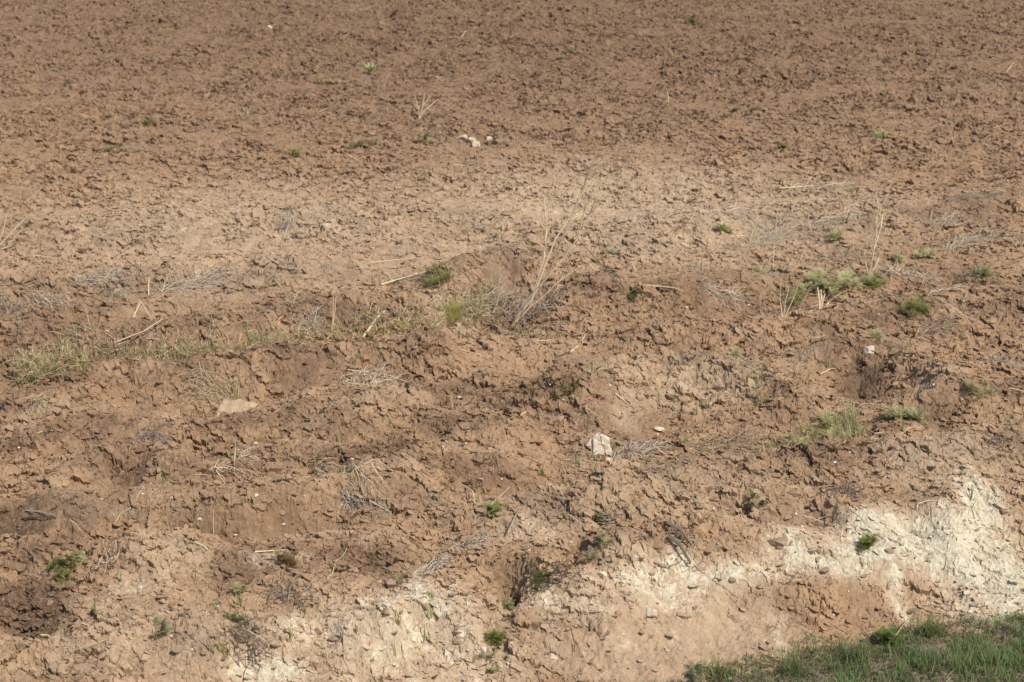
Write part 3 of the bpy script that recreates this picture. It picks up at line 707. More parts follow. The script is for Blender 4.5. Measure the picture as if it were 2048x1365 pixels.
weed((1738, 552), [[(1738,552),(1746,510),(1752,470),(1758,400)],[(1738,552),(1748,500),(1762,455),(1765,430)],[(1738,552),(1730,520),(1728,500)],[(1738,552),(1752,530),(1764,500)]],
 'upright pale dead weed at right above the silver wormwood', rad=.0036, twig=(9, .22))
nest(1765, 545, 70, 46, 12, 'low spray of dry twigs at the foot of the upright pale weed', col=GREY, name='twig_spray', tall=.5)
weed((1640, 625), [[(1640,625),(1638,600),(1635,575)],[(1640,625),(1645,605),(1650,588)],[(1640,625),(1643,598),(1642,580)],[(1640,625),(1652,612),(1658,606)]],
 'short cluster of broken pale stalks below the silver wormwood', rad=.0045, twig=(3, .2))
weed((1566, 640), [[(1566,640),(1560,600),(1562,560)],[(1566,640),(1572,600),(1578,575)],[(1566,640),(1590,590),(1600,560)]],
 'thin wiry dead weed left of the broken pale stalks', rad=.0022, twig=(8, .3))
nest(1575, 630, 90, 62, 14, 'tangle of fine dry twigs left of the broken pale stalks', col=BROWN, name='twig_tangle', tall=.6)
weed((-12, 500), [[(-12,500),(10,480),(34,455),(60,428)],[(-12,500),(4,470),(14,430),(24,405)],[(-12,500),(14,495),(44,458)]], 'pale bent stalks of a dead weed at the left edge', rad=.004, twig=(3, .2))
weed((663, 660), [[(663,660),(666,630),(668,560)],[(663,660),(670,620),(672,590)]], 'pair of straight thin straws standing left of the furrow end', rad=.002, twig=(0, 0))
weed((297, 595), [[(297,595),(297,575),(298,560)],[(297,595),(302,580),(310,570)]], 'short forked dry stem standing in the left half of the field', rad=.003, twig=(2, .3))
weed((1548, 545), [[(1548,545),(1547,515),(1548,487)]], 'lone upright straw left of the silver wormwood', rad=.0022, twig=(0, 0))
weed((555, 470), [[(555,470),(572,440),(585,410)],[(568,470),(580,445),(583,425)]], 'wispy grey dead weed with a pale stem in the middle distance', col=GREY, rad=.0022, twig=(8, .35))
weed((1908, 292), [[(1908,292),(1903,268),(1906,250)]], 'short pale stem standing alone in the far right field', rad=.0028, twig=(0, 0))
weed((1336, 207), [[(1336,207),(1337,195),(1335,184)]], 'thick white straw standing alone in the far field', rad=.004, twig=(0, 0))
weed((1750, 450), [[(1750,450),(1757,415),(1752,385)]], 'thin pale straw standing behind the upright pale weed', rad=.0028, twig=(1, .3))

# tufts, bundles, nests
dry_tuft(572, 462, 36, 40, 'feathery grey dry tuft standing in the middle distance', col=GREY, spread=.25, el=(.8, 1.5))
dry_tuft(20, 618, 50, 50, 'grey dry tuft at the left edge above the dark hollow', col=GREY, spread=.5)
dry_tuft(585, 606, 50, 34, 'curved pale dry tuft at the left end of the grassy furrow ridge', spread=.35)
dry_tuft(85, 800, 60, 44, 'drooping yellow tuft at the near end of the grassy furrow', lean=-100, el=(-.1, .6), spread=.35)
dry_tuft(372, 715, 60, 40, 'pale dry tuft in the middle of the grassy furrow', spread=.4)
dry_tuft(235, 712, 110, 48, 'brown matted tuft with long straws in the grassy furrow', col=BROWN, spread=.7, el=(.1,.9))
dry_tuft(1222, 1048, 46, 40, 'grey dry tuft hanging over a small hole above the bank', col=GREY, spread=.3, lean=230, el=(.2, 1.0))
dry_tuft(985, 590, 80, 46, 'yellowish dry tuft left of the tangle under the tall weed', spread=.5, green=.35)
dry_tuft(952, 628, 50, 40, 'dry tuft with green blades at the left foot of the tangle', spread=.4, green=.4)
dry_tuft(1480, 500, 40, 40, 'pale straw tuft lying among clods left of the silver wormwood', spread=.5, el=(.0,.7))
dry_tuft(1405, 545, 50, 40, 'dry tuft among clods right of the dark leaning stem', col=GREY, spread=.6, el=(.0,.8))
dry_tuft(840, 585, 60, 48, 'dry tuft below the long lying stalk left of the tall weed', spread=.8, el=(.0,.8), col=BROWN)
dry_tuft(230, 590, 50, 34, 'thin dry tuft in the left middle of the field', spread=.6, el=(.1,.9), col=GREY)
dry_tuft(2010, 480, 40, 50, 'wispy dry tuft at the right edge of the field', spread=.7, el=(.0,.7), col=GREY)
dry_tuft(960, 455, 20, 22, 'small grey wisp of dry grass behind the tall weed', spread=.7, el=(.0,.7), col=GREY)
dry_tuft(1302, 432, 60, 36, 'grey matted wisp right of the top of the tall weed', spread=.8, el=(.0,.5), col=GREY)
dry_tuft(500, 1290, 90, 44, 'dark matted tuft in the shallow dish at bottom left', spread=.8, el=(.0,.7), col=(.17,.13,.10))
dry_tuft(1980, 175, 40, 30, 'pale wisp of dry grass at the far right edge', spread=.7, el=(.1,.7))
dry_tuft(860, 265, 30, 24, 'faint dry tuft behind the far heap of pale lumps', spread=.7, el=(.2,.9), col=GREY)
dry_tuft(490, 230, 30, 26, 'far dry tuft with upright blades left of the fan shaped weed', spread=.5, el=(.7,1.4), green=.4)
dry_tuft(278, 295, 24, 24, 'low grey far tuft in the left of the field', spread=.7, el=(.1,.7), col=GREY)
dry_tuft(715, 28, 24, 24, 'faint tuft near the far edge left of the middle', spread=.7, el=(.3,1.0), col=GREY)
bundle((835, 1160), (905, 1118), 70, 10, 'thick sheaf of grey straw lying slantwise above the bank', col=GREY, fan=.12)
bundle((470, 812), (360, 790), 80, 12, 'fanned sheaf of pale dry stalks behind the tan rock', fan=.35)
bundle((1235, 925), (1340, 895), 90, 10, 'long sheaf of grey straw running from the white stone', col=GREY, fan=.2, wd=.002)
bundle((1400, 905), (1530, 885), 90, 16, 'brown straw litter sheaf in the hollow left of the green strip', col=BROWN, fan=.35)
bundle((1840, 672), (1925, 642), 60, 12, 'dark dry sheaf lying on the right slope', col=BROWN, fan=.25, wd=.002)
bundle((1905, 500), (1990, 460), 60, 14, 'feathery pale sheaf leaning to the right near the right edge', col=GREY, fan=.25)
bundle((770, 550), (905, 540), 40, 10, 'loose sheaf of pale straw left of the hump behind the tall weed', fan=.4)
bundle((590, 680), (650, 640), 50, 10, 'small sheaf of straw on the ridge at the furrow end', fan=.3, col=GREY)
bundle((690, 780), (780, 755), 50, 14, 'spread sheaf of pale straw left of the dark slope', fan=.45)
bundle((720, 645), (770, 628), 14, 4, 'few thick straws propped together in the middle of the field', fan=.2, wd=.002)
bundle((150, 570), (260, 545), 40, 10, 'thin lying sheaf in the left middle distance', fan=.4, col=GREY)
bundle((330, 582), (460, 545), 60, 12, 'long wispy sheaf with curled tips in the left middle distance', fan=.35, col=GREY)
bundle((1500, 490), (1600, 440), 50, 10, 'wispy sheaf running away to the right in the middle distance', fan=.3, col=GREY)
bundle((1590, 385), (1740, 370), 50, 8, 'long pale sheaf lying across the far right clods', fan=.25)
bundle((1490, 545), (1560, 560), 40, 12, 'low grey sheaf left of the silver wormwood', fan=.4, col=GREY)
bundle((640, 945), (760, 975), 0+24, 6, 'thin scattered straws on the brown slope at lower left', fan=.4)
bundle((690, 1000), (780, 1030), 26, 6, 'dull sheaf of straw on the slope below the middle', fan=.3, col=GREY)
bundle((900, 1098), (985, 1082), 30, 6, 'grey twiggy sheaf above the small black hole', fan=.35, col=GREY)
bundle((1230, 905), (1270, 915), 14, 5, 'short brown wisp beside the white stone', fan=.3, col=BROWN)
bundle((410, 945), (520, 915), 26, 8, 'crossed pale straws on the left slope below the tan rock', fan=.5)
bundle((280, 875), (345, 905), 40, 12, 'feathery purple grey wisp on the left slope', fan=.3, col=(.33,.26,.23))
bundle((1960, 720), (2060, 735), 36, 8, 'thin grey sheaf at the right edge of the slope', fan=.3, col=GREY)
bundle((2000, 390), (1900, 400), 30, 8, 'pale sheaf crossing a leaning straw at the right edge', fan=.3, col=GREY)
nest(1693, 990, 90, 32, 12, 'rounded nest of brown twigs on the hump above the white crust', col=(.24,.18,.15))
nest(580, 1190, 70, 44, 14, 'flat nest of grey twigs on the low mound at lower left', col=(.23,.19,.16))
nest(205, 1130, 26, 40, 8, 'sparse grey twigs beside the green plant at lower left', col=GREY)
nest(750, 765, 90, 44, 22, 'tangle of pale straws in the dark hollow left of the middle', col=GREY, tall=.8)
nest(1110, 1155, 60, 40, 16, 'dark tangle of rootlets on the bank shoulder', col=(.11,.085,.07))
nest(1372, 1105, 46, 30, 18, 'crumbling grey wood fibres between the two dark sticks', col=(.30,.26,.22), tall=.6)
nest(1940, 560, 50, 34, 16, 'dark tangle of twigs among clods near the right edge', col=(.16,.13,.11), tall=.9)
nest(1785, 600, 30, 24, 10, 'small dark nest of twigs left of the bright green tuft', col=(.13,.10,.085))
nest(480, 1245, 24, 40, 6, 'thin dark twigs along the rim of the shallow dish', col=(.15,.12,.10))
nest(2000, 890, 30, 40, 14, 'dark twigs near the right edge above the white peak', col=(.16,.13,.11))

for p0, p1, n, lab in (((1620,462),(1740,436),34,'faint grey wisp of straw above the upright pale weed'),((1455,432),(1540,470),26,'thin wisp of straw right of the grey matted wisp'),((1850,452),(1930,438),36,'grey wisp of dry stems left of the feathery sheaf'),
    ((1700,505),(1640,530),26,'short wisp of straw behind the silver mat'),((1410,575),(1500,600),34,'low wisp of twigs on the dark soil below the curved root'),((1800,545),(1880,570),30,'sparse wisp of straw on the dark soil right of the upright weed'),
    ((930,668),(1050,680),30,'scattered pale straw in front of the tangle'),((1200,905),(1130,930),16,'short dark wisp left of the white stone'),((1850,600),(1930,590),24,'thin wisp of straw right of the bright green tuft'),((60,590),(140,610),26,'low grey wisp near the left edge')):
    bundle(p0, p1, n, 8, lab, fan=.4, col=(.52,.44,.35))

# sticks and single stalks
stalk([(1334,1062),(1360,1085),(1382,1108)], 4.2, 'thick dark weathered stick pointing up left above the bank', cat='stick', name='stick', col=(.15,.125,.11), lift=.07)
stalk([(1336,1082),(1358,1112),(1381,1142)], 4.2, 'second dark weathered stick lying below the first', cat='stick', name='stick', col=(.14,.115,.10), lift=.06)
stalk([(1308,1128),(1322,1140),(1340,1141),(1362,1127)], 2.2, 'curved root beneath the two dark sticks', cat='root', name='root', col=BROWN)
stalk([(44,1040),(75,1041),(112,1038)], 1.8, 'straight dark stick lying in the smooth hollow at the left', cat='stick', name='stick', col=DARK)
stalk([(52,1024),(80,1030),(110,1034)], 1.6, 'pale thin stick above the straight dark one at left', cat='stick', name='stick', col=GREY)
stalk([(762,572),(860,545),(960,522),(1052,506)], 2.0, 'long pale stalk lying left of the tall weed', twigs=8)
stalk([(1265,545),(1280,575),(1320,580),(1350,585),(1366,600)], 2.6, 'curved pale root lying right of the tall weed', cat='root', name='root', col=(.50,.40,.29))
stalk([(740,540+5),(830,540),(975,542)], 1.3, 'thin pale straw lying under the long stalk')
stalk([(725,653),(748,640),(770,626)], 3.0, 'short thick straw propped on the soil in the middle', col=STRAW, lift=.02)
stalk([(1040,825+5),(1060,815)], 1.6, 'short straw on the ridge below the centre')
stalk([(1118,732),(1140,756),(1160,772)], 1.5, 'thin straight twig across the dark hollow at centre right', col=BROWN)
stalk([(1140,530+180),(1158,690),(1170,676)], 2.0, 'bent pale straw above the dark hollow', col=STRAW)
stalk([(60,758),(100,742),(140,732)], 1.8, 'arched pale straw over the green of the furrow', lift=.05)
stalk([(230,695),(290,685),(330,683)], 1.5, 'long thin straw arching over the brown matted tuft', lift=.05)
stalk([(262,658),(285,650),(315,663)], 1.6, 'hooped pale straw on the dark ridge at left', lift=.03)
stalk([(695,745),(780,760),(830,772)], 1.2, 'thin pale straw across the slope left of the middle')
stalk([(1380,1030-30),(1350,990)], 1.2, 'short straw on the slope above the bank')
stalk([(205,1237),(250,1250),(300,1262)], 0.9, 'very thin straw near the big green leaf')
stalk([(82,1274),(96,1279),(109,1284)], 1.8, 'short pale straw in the smooth pocket at bottom left', col=STRAW)
stalk([(165,1250),(178,1258),(184,1272)], 1.5, 'curved pale straw left of the big green leaf')
stalk([(223,1243),(232,1239),(240,1248),(242,1260)], 1.6, 'curled white straw right of the big green leaf')
stalk([(735,1132),(770,1142),(800,1152)], 2.0, 'dark straight twig left of the grey sheaf', col=BROWN)
stalk([(390,1091),(410,1100),(424,1114)], 1.8, 'pale forked straw right of the domed mound', twigs=3)
stalk([(510,1111),(540,1108),(572,1109)], 2.0, 'pale straight straw lying on the low mound')
stalk([(1015,1075),(1030,1050),(1043,1022)], 1.6, 'thin dark stem leaning right above the bank', col=BROWN, lift=.04)
stalk([(925,975),(945,1000),(953,1022)], 1.6, 'straight pale straw left of the smooth bowl')
stalk([(1138,1022+10),(1155,1048),(1166,1052)], 1.3, 'forked pale straw left of the small hole')
stalk([(712,995),(745,1010),(778,1028)], 2.4, 'broad bleached straw on the slope below the middle')
stalk([(1625,1050),(1645,1040),(1662,1034)], 2.0, 'grey twig lying in the hollow behind the white crust', cat='stick', name='stick', col=GREY)
stalk([(1833,1020),(1836,1012),(1850,1008),(1868,1004)], 1.7, 'bent pale straw over the dark pit at right')
stalk([(1950,1040),(1945,1020),(1955,1000)], 1.3, 'thin curved straw on the white crust')
stalk([(1690,805),(1730,812),(1770,822)], 1.8, 'pale twig leading to the grey green tuft at right', twigs=3)
stalk([(1640,752),(1660,742),(1672,740)], 1.6, 'hooked pale straw on the right slope')
stalk([(1720,860),(1750,872),(1830,862)], 1.3, 'thin straw lying below the grey green tuft')
stalk([(1100,790),(1105,770)], 1.2, 'short straw beside the moss patch')
stalk([(1700,1020),(1735,1050)], 1.0, 'fine straw over the white crust ridge')
stalk([(1540,1345-30),(1580,1320)], 1.4, 'thin straw where the bank meets the grass')
stalk([(1785,1290),(1800,1275),(1815,1250)], 1.6, 'dark stalk sticking up at the edge of the grass', col=BROWN, lift=.05)
stalk([(1560,400-20),(1640,372),(1700,366)], 1.6, 'long pale straw in the far right clods')
stalk([(1230,790),(1262,815)], 1.4, 'short pale straw on the pale ridge')

# green plants
herb(1665, 583, 62, 14, 26, 'large silver green wormwood mat at right of the field', Lpx=28, wd=.008, leaves=12)
herb(1592, 604, 18, 8, 7, 'green feathery plant at the left end of the silver mat', col=GREEN, Lpx=24, name='feathery_plant')
herb(1746, 572, 18, 6, 7, 'green feathery plant at the right end of the silver mat', col=GREEN, Lpx=22, name='feathery_plant')
herb(1826, 622, 20, 5, 10, 'bright green feathery tuft on the dark right slope', col=(.30,.35,.14), Lpx=24, wd=.003, name='feathery_plant', lean=(.0,.9))
herb(1805, 838, 32, 9, 14, 'grey green wormwood tuft at the right above the pale soil', Lpx=24, wd=.006, col=(.43,.45,.31))
herb(1655, 872, 44, 9, 16, 'silver wormwood growing through the grassy strip', Lpx=24, wd=.006)
herb(1575, 895, 30, 8, 9, 'thin silver wormwood at the left of the grassy strip', Lpx=20, wd=.005, col=(.46,.47,.34))
herb(872, 560, 18, 7, 8, 'fresh green feathery plant left of the hump', col=GREEN, Lpx=22, name='feathery_plant')
herb(730, 298, 30, 8, 8, 'pale green feathery patch in the far field', col=(.36,.37,.22), Lpx=20, wd=.008, name='feathery_plant')
herb(850, 288, 18, 5, 6, 'faint green patch left of the far heap', col=(.34,.37,.20), Lpx=16, wd=.008, name='feathery_plant')
herb(130, 1152, 20, 8, 9, 'leafy green plant at the rim of the dark pit', col=(.25,.28,.14), Lpx=22, wd=.006, name='leafy_plant')
herb(152, 1128, 16, 5, 5, 'silvery sprig behind the leafy green plant', Lpx=20, wd=.005)
herb(1735, 1098, 10, 4, 4, 'small bright green sprig on the white crust', col=(.16,.20,.06), Lpx=22, wd=.006, name='leafy_plant')
herb(478, 1190, 9, 4, 2, 'small grey green sprig left of the twig nest', Lpx=18, col=(.42,.44,.30))
herb(468, 1243, 12, 4, 2, 'dark green sprig at the rim of the shallow dish', col=DEEP, Lpx=22, name='leafy_plant')
herb(324, 1268, 7, 7, 4, 'grey withered wormwood sprig at bottom left', Lpx=22, col=(.36,.39,.29), lean=(.0,.8))
herb(990, 1280, 13, 7, 5, 'green tuft growing in the gully', col=(.27,.31,.11), Lpx=26, wd=.004, name='feathery_plant', lean=(.0,.9))
herb(1130, 806, 22, 3, 8, 'flat green moss cushion at the centre right', col=(.17,.21,.08), Lpx=10, wd=.004, name='moss_cushion', cat='moss')
herb(905, 655, 16, 6, 9, 'lime green feathery tuft left of the tangle', col=LIME, Lpx=26, wd=.003, name='feathery_plant', lean=(.0,.8))
herb(1268, 597, 14, 3, 5, 'low green patch at the foot of the leaning dark stem', col=(.20,.24,.12), Lpx=14, name='leafy_plant')
herb(1470, 722, 8, 4, 4, 'small silver sprig at the right of the pale ridge', Lpx=22, lean=(.0,.8), wd=.006)
herb(1752, 690, 9, 4, 4, 'silver sprig on top of the right hump', Lpx=26, lean=(.0,.7), wd=.005)
herb(1450, 465, 16, 4, 5, 'pale green plant in the far clods right of the tall weed', Lpx=16, wd=.008)
herb(1665, 480, 10, 5, 4, 'silver plant left of the upright pale weed', Lpx=20, wd=.008)
herb(1850, 515, 18, 4, 6, 'low silver plant in the clods at right', Lpx=16, wd=.008)
herb(1790, 525, 8, 4, 3, 'small pale green sprig right of the upright weed', Lpx=18, wd=.008, col=(.40,.45,.25))
herb(1965, 550, 10, 4, 4, 'green sprig in the dark tangle near the right edge', Lpx=20, col=(.34,.40,.21), wd=.007)
herb(1525, 545, 12, 4, 4, 'silver sprig between clods left of the wormwood mat', Lpx=16, wd=.008)
herb(1228, 512, 9, 3, 4, 'pale plant behind the leaning dark stem', Lpx=14, wd=.008, col=(.34,.38,.30))
herb(1960, 790, 22, 8, 6, 'thin grey green plant near the right edge', Lpx=22, col=(.41,.42,.29))
herb(60, 765, 26, 8, 8, 'grey green leafy plant at the near end of the grassy furrow', col=(.42,.44,.32), Lpx=16, name='leafy_plant')
herb(210, 745, 20, 3, 7, 'dark green feathery plant in the grassy furrow', col=(.2,.27,.11), Lpx=14, name='feathery_plant')
herb(488, 690, 12, 4, 6, 'green feathery plant at the far end of the grassy furrow', col=(.27,.33,.14), Lpx=18, wd=.004, name='feathery_plant')
herb(1205, 1046, 14, 4, 5, 'dark green plant in the small hole', col=(.12,.16,.05), Lpx=16, name='leafy_plant')
herb(1205, 1100, 20, 8, 4, 'grey green sprig at the right rim of the deep hole', col=(.36,.38,.26), Lpx=22)
herb(1082, 1165, 12, 6, 4, 'dark green sprig in the tangle of rootlets', col=(.11,.15,.05), Lpx=20, name='leafy_plant')
herb(980, 1342, 10, 4, 2, 'pale green sprig below the gully', col=(.24,.29,.17), Lpx=20, name='leafy_plant')
herb(1015, 1215, 10, 6, 4, 'grey sprig on the lip of the gully', col=(.30,.33,.24), Lpx=18)
herb(985, 1022, 10, 4, 4, 'bright green plant left of the pale crust', col=(.30,.35,.14), Lpx=20, name='leafy_plant')
herb(1515, 1000, 10, 3, 3, 'tiny green sprig on the slope above the white crust', col=(.12,.17,.06), Lpx=14, name='leafy_plant')
herb(575, 1128, 12, 5, 5, 'withered brown plant on the low mound at lower left', col=(.20,.14,.07), Lpx=20, name='leafy_plant')
herb(640, 165+5, 6, 2, 2, 'faint green speck of a plant in the far left field', col=(.42,.42,.27), Lpx=14, wd=.01, name='leafy_plant')
herb(668, 168, 16, 3, 5, 'faint green patch left of the pale rosette', col=(.42,.42,.27), Lpx=14, wd=.01, name='leafy_plant')
herb(295, 248, 8, 4, 4, 'small dark green plant in the far left field', col=(.24,.28,.14), Lpx=16, wd=.01, name='leafy_plant')
herb(235, 308, 18, 4, 6, 'low green plant in the left of the far field', col=(.42,.42,.27), Lpx=16, wd=.009, name='leafy_plant')
herb(590, 316, 10, 4, 5, 'green plant in the far field above the grey tuft', col=(.33,.35,.19), Lpx=18, wd=.009, name='leafy_plant')
herb(1145, 108, 10, 3, 4, 'faint green plant right of the pale rosette', col=(.42,.42,.27), Lpx=14, wd=.01, name='leafy_plant')
herb(1180, 50, 12, 3, 4, 'faint green plant near the far edge right of the middle', col=(.42,.42,.27), Lpx=14, wd=.01, name='leafy_plant')
herb(1765, 280, 14, 4, 5, 'pale green plant in the far right field', col=(.36,.42,.2), Lpx=16, wd=.009, name='leafy_plant')
herb(1565, 295, 8, 3, 3, 'small yellow green plant in the far field right of the middle', col=(.30,.30,.12), Lpx=14, wd=.009, name='leafy_plant')
herb(1390, 48, 12, 3, 4, 'dark green plant near the far edge', col=(.15,.2,.1), Lpx=14, wd=.01, name='leafy_plant')
herb(1500, 222, 26, 4, 7, 'pale grass patch in the far field right of the middle', col=(.34,.33,.2), Lpx=12, wd=.008, name='leafy_plant')
def rosette(px, py, n, Lpx, label, col):
    b = P(px, py); k = mpp(b); root = empty('leaf_rosette', b, label, 'rosette plant')
    for i in range(n):
        m = MB(); m.blade(Vector((0,0,.03)), 6.283*i/n + R.uniform(-.2,.2), Lpx*k*R.uniform(.8, 1.1), Lpx*k*.42, .35+R.random()*.4, .6, jit(col), jit(col), 6, .12)
        m.build('leaf', M_GREEN).parent = root
rosette(741, 150, 9, 27, 'pale green rosette of broad pointed leaves in the far field', (.50,.56,.31))
rosette(520, 843, 5, 9, 'small green rosette right of the tan rock', (.25,.32,.18))
rosette(675, 100, 4, 9, 'yellow green seedling in the far field left of the rosette', (.36,.38,.12))

# single shoots seen large enough to tell apart
shoot(222, 1272, [(-27,-60),(20,6),(-14,-40)], 'tall shoot with one broad curved leaf at bottom left', wd=.013)
shoot(128, 1284, [(8,-36),(22,-54),(3,-30)], 'shoot with two thin leaves right of the dark pit')
shoot(41, 1300, [(-2,-34),(2,-12)], 'thin upright shoot left of the smooth pocket')
shoot(1515, 796, [(-8,-60),(-20,-66),(20,-28),(6,-18)], 'tallest forked shoot on the pale ridge at right', wd=.009)
shoot(1517, 742, [(12,-40),(18,-42)], 'leaning shoot behind the tallest forked one', wd=.008)
shoot(1562, 774, [(-4,-20),(18,-24)], 'shoot with one broad slanting leaf on the right slope', wd=.012)
shoot(1682, 740, [(-1,-52),(-6,-26),(5,-18)], 'straight tall shoot beside the dark hollow at right', wd=.007)
shoot(1588, 760, [(-4,-32),(6,-26)], 'pair of thin leaves on the slope right of the forked shoot')
shoot(1614, 762, [(-3,-32),(8,-18)], 'thin shoot next to a pair of thin leaves on the right slope')
shoot(1602, 700, [(2,-22),(8,-16)], 'v shaped shoot on the dark soil below the broken stalks')
shoot(1546, 694, [(-8,-18)], 'single slanting leaf on the dark soil below the fine twigs')
shoot(1403, 738, [(4,-30),(8,-14),(-2,-16)], 'shoot at the top of the pale ridge')
shoot(1026, 752, [(-6,-26),(10,-34),(3,-16)], 'v shaped shoot in front of the brown hump at centre')
shoot(1183, 752, [(3,-50),(-3,-30)], 'tall thin shoot in the dark hollow at centre right')
shoot(1212, 750, [(18,-30),(10,-16)], 'leaning shoot at the right of the dark hollow')
shoot(788, 880, [(-5,-42),(-14,-54),(12,-28)], 'tall shoot on the slope left of the slab', wd=.008)
shoot(780, 900+20, [(-6,-40),(3,-18)], 'dark thin shoot below the tall one left of the slab')
shoot(876, 865, [(-1,-42)], 'single tall leaf on the slope left of the slab', wd=.008)
shoot(630, 930, [(-6,-24),(14,-30),(8,-20)], 'fresh shoot with spreading leaves on the lower left slope', wd=.009)
shoot(510, 915, [(-6,-34)], 'curved shoot on the left slope below the tan rock', wd=.009)
shoot(413, 895, [(2,-30),(6,-20)], 'slim shoot beside the crossed pale straws')
shoot(1638, 955, [(2,-40),(-4,-24)], 'tall shoot at the top of the hump left of the white crust', wd=.008)
shoot(1602, 965, [(-4,-26),(3,-22)], 'pale shoot left of the tall one on the hump')
shoot(1893, 872, [(-6,-28),(6,-12),(9,-26)], 'dark leaning shoot at right above the pale soil')
shoot(2010, 880, [(-10,-50),(8,-38),(-2,-30)], 'tall shoot at the right edge above the white peak', wd=.008)
shoot(1915, 960, [(-10,-14),(12,-30)], 'spreading shoot left of the white peak')
shoot(1935, 615, [(2,-36)], 'single upright leaf near the dark twigs at right', wd=.011)
shoot(1764, 610, [(-8,-16),(5,-24),(9,-12)], 'fresh shoot right of the silver mat', wd=.009)
shoot(1365+270, 830, [(-6,-26)], 'thin shoot behind the grassy strip')
shoot(583, 1275, [(2,-42),(-10,-34),(8,-24)], 'dark shoot right of the shallow dish')
shoot(425, 1308, [(2,-52),(-12,-66)], 'tall thin shoot in front of the shallow dish')
shoot(383, 1235, [(1,-44)], 'slim pale shoot below the domed mound')
shoot(587, 1188, [(-2,-40),(-8,-48)], 'light shoot in the flat twig nest', wd=.008)
shoot(610, 1240, [(10,-30)], 'leaning dark shoot on the pale soil right of the dish')
shoot(1850, 965, [(-2,-34)], 'upright leaf on the hump behind the dark pit')

# shoots that nothing tells apart
pts = []
def scatter(n, x0, y0, x1, y1, avoid=None):
    out = []
    while len(out) < n:
        px = R.uniform(x0, x1); py = R.uniform(y0, y1)
        if py > 1120 and px > 1150 and py > 1330 - (px-1250)*.16 - 30: continue
        out.append((px, py))
    return out
where = scatter(26, 880, 560, 1350, 700) + scatter(26, 1180, 690, 1750, 850) + scatter(18, 1050, 925, 1300, 960) + scatter(34, 350, 640, 800, 920) + \
        scatter(30, 100, 900, 1000, 1330) + scatter(26, 1350, 850, 2040, 1010) + scatter(20, 1400, 540, 2040, 720) + scatter(18, 60, 120, 1900, 500) + scatter(14, 400, 1200, 900, 1360) + scatter(10, 230, 760, 520, 850)
for px, py in where:
    b = P(px, py); k = mpp(b); m = MB(); n = R.choice((1, 1, 2, 2, 3)); c = jit(R.choice((SHOOT, SHOOT, GREEN, LIME)), .15)
    L = R.uniform(.05, .13)
    for i in range(n):
        m.blade(b + Vector((R.gauss(0,.008), R.gauss(0,.008), -.005)), R.uniform(0, 6.28), L*R.uniform(.6,1.1), R.uniform(.007,.013), R.uniform(0,.25), R.uniform(0,.5), c, jit(c), 4)
    o = m.build('grass_shoot', M_GREEN, None, b); tag(o, 'small green grass shoot coming up through bare brown soil', 'grass shoot', 'small shoots coming up through the soil')
# pebbles and crumbs of soil that nothing tells apart
for q, (px, py) in enumerate(scatter(80, 20, 820, 2030, 1350) + scatter(30, 20, 420, 2030, 820)):
    stone(px, py, R.uniform(5, 10), R.uniform(4, 7), 'tiny pale pebble lying on the soil', cat='pebble', name='pebble', m=M_PALE, seed=100+q, group='tiny pale pebbles on the soil', sub=2)
for q, (px, py) in enumerate(scatter(90, 20, 560, 2030, 1350) + scatter(60, 20, 60, 2030, 560)):
    f_ = .5 + py/1365
    stone(px, py, R.uniform(10, 24)*f_*.8, R.uniform(7, 14)*f_*.8, 'small crumbly brown clod of soil lying loose', cat='clod', name='clod', m=M_BROWN, seed=300+q, group='small loose clods of soil', sub=3, rot=R.uniform(0, 6))
# loose straws that nothing tells apart
for px, py in scatter(85, 30, 380, 2020, 1330) + scatter(50, 20, 30, 2030, 380):
    b = P(px, py); k = mpp(b); L = R.uniform(.07, .26); az = R.uniform(0, 6.28); e = R.choice((0, 0, .1, .5))
    m = MB(); p = straw_pts(b + Vector((0,0,.008)), az, e, L, R.uniform(-.5,.2), 4); m.tube(ground_clamp(p, .006), max(.0018, k*.75), k*.4, jit(R.choice((STRAW, STRAW, GREY)), .2), 3)
    tag(m.build('straw', M_DRY, None, b), 'thin dry straw lying loose on the brown soil', 'straw', 'loose straws on the soil')

# grass in the furrow and in the right hand hollow: too many blades to count
def grass_mass(name, areas, label=None):
    m = MB()
    for (x0, y0, rx, ry, n, Lp, mixg) in areas:
        for _ in range(n):
            px = x0 + R.gauss(0, .5)*rx; py = y0 + R.gauss(0, .5)*ry; b = P(px, py, -.004); k = mpp(b)
            if R.random() < mixg: m.blade(b, R.uniform(0, 6.28), Lp*k*R.uniform(.5,1.2), .0065, R.uniform(0,.4), R.uniform(0,.9), jit((.48,.48,.28), .25), jit((.60,.57,.38), .3), 3)
            else: m.tube(ground_clamp(straw_pts(b, R.uniform(0, 6.28), R.uniform(0, 1.1), Lp*k*R.uniform(.5,1.2), R.uniform(-1,.2), 3)), .0032, .0018, jit((.66,.56,.40), .3), 3)
    o = m.build(name, M_GREEN); o['kind'] = 'stuff'; return o
grass_mass('furrow_grass', [(95,740,60,22,620,40,.5),(190,726,90,20,620,42,.4),(330,722,100,22,620,40,.4),(430,710,70,18,360,36,.45),(520,690,60,16,320,34,.6),(640,672,90,12,240,28,.4),(770,662,110,14,380,28,.4),(850,655,80,12,240,26,.5),(930,610,60,20,200,28,.45),(960,600,26,24,120,26,.4),(1000,655,60,8,90,20,.4),(1100,672,120,8,110,18,.5)])
grass_mass('hollow_grass', [(1685,868,30,16,420,42,.9),(1640,885,60,14,300,26,.5),(1560,895,70,12,260,22,.3),(1440,905,60,12,160,20,.15),(1700,850,16,16,160,44,.9)])

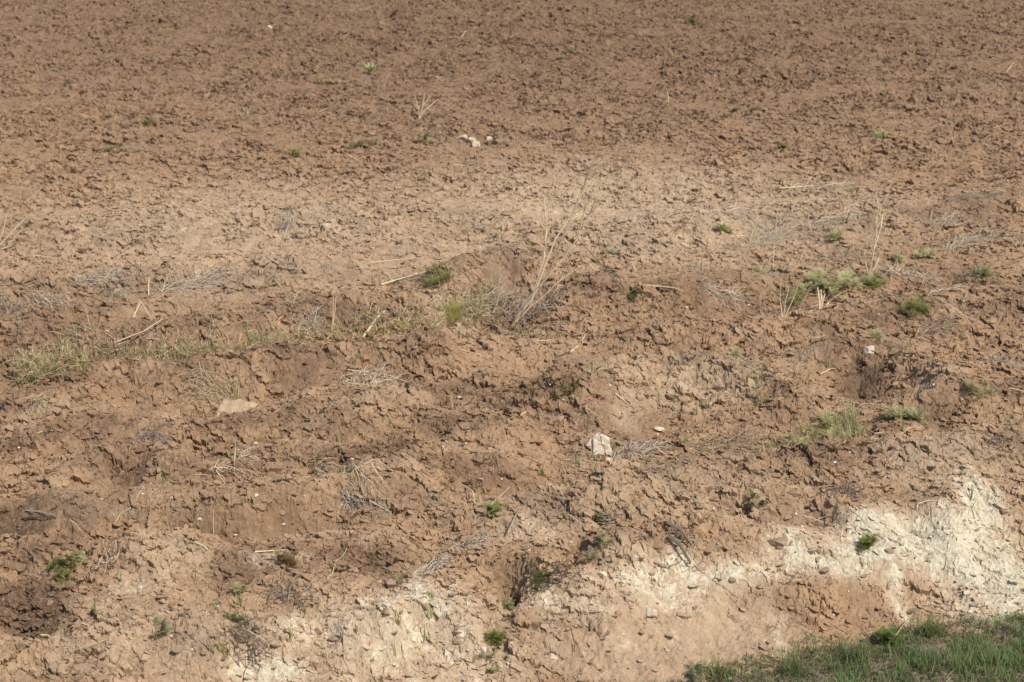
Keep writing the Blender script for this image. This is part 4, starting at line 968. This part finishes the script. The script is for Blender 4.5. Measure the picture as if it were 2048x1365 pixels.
# the grassy verge along the foot of the bank
def verge():
    m = MB(); N = 0
    rng = np.random.default_rng(5)
    x = rng.uniform(-1.2, 6.2, 420000).astype(f4); y = rng.uniform(3.6, 8.6, 420000).astype(f4)
    vd = gsamp(VD0, x, y) + .05*fbm(x/.25, y/.25, 501, 3)
    dens = sstep(.03, -.04, vd)*(.45+.50*sstep(-.35, .25, fbm(x/.22, y/.22, 511, 3) - vd*.35 - .10))
    infr = (np.abs(x/(y+1.4)) < .36) & (y > 5.3)
    keep = rng.random(len(x)) < dens*np.where(infr, .95, .12)
    x, y, vd, infr = x[keep], y[keep], vd[keep], infr[keep]
    tall = (.5+.5*sstep(.0, -.35, vd))*(.45 + .7*sstep(-.4, .5, fbm(x/.3, y/.3, 521, 2))) ; tone = fbm(x/.18, y/.18, 531, 2); z = gzs(x, y)
    for i in range(len(x)):
        b = Vector((float(x[i]), float(y[i]), float(z[i])-.004)); u = R.random()
        if u < .22:
            m.tube(straw_pts(b, R.uniform(0,6.28), R.uniform(0,.7), R.uniform(.03,.10), R.uniform(-.6,.2), 3), .0016, .001, jit(R.choice(((.33,.25,.20),(.22,.16,.13),(.45,.36,.25))), .3), 3)
        else:
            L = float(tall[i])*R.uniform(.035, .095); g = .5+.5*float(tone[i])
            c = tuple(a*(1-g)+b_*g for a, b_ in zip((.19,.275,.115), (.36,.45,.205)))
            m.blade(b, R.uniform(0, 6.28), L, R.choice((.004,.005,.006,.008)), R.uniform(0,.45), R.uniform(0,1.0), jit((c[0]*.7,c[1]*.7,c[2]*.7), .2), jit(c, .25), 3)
    print('verge blades', len(x))
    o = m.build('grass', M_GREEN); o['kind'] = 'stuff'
verge()
for px, py, n, Lp, lab in ((1585,1345,70,54,'large rounded grass tuft at the lower left end of the verge'),(1440,1352,60,40,'low dark grass tuft where the verge begins'),(1858,1268,90,44,'dense round grass tuft on the edge of the verge'),(1720,1322,60,60,'tuft of long fine blades leaning right in the verge')):
    b = P(px, py); k = mpp(b); m = MB()
    for i in range(n*2):
        q = b + Vector((R.gauss(0,.035), R.gauss(0,.035), 0)); q.z = gz(q.x, q.y)-.004
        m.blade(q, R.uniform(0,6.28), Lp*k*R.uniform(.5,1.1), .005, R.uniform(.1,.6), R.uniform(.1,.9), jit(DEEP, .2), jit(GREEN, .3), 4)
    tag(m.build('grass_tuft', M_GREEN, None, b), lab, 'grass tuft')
herb(1780, 1288, 18, 6, 6, 'dark leafy weed at the edge of the verge', col=(.17,.24,.095), Lpx=28, wd=.009, name='leafy_plant')
herb(1395, 1350, 10, 4, 3, 'grey green weed at the left tip of the verge', col=(.22,.27,.18), Lpx=22, wd=.006, name='leafy_plant')
for px, py, bl, lab in ((1905,1340,[(-16,-36),(10,-44),(0,-40),(24,-30)],'broad bladed grass plant in the right of the verge'),(1990,1330,[(-20,-30),(14,-46),(2,-36)],'broad bladed grass plant near the right corner'),(1880,1345,[(-10,-40),(16,-20)],'pair of broad blades in the middle of the verge'),(1630,1352,[(-10,-30),(12,-36)],'pair of broad blades at the left of the verge')):
    shoot(px, py, bl, lab, wd=.009, name='grass_plant', cat='grass plant')
print('objects', len(sc.objects), round(time.time()-T0, 1), 's')
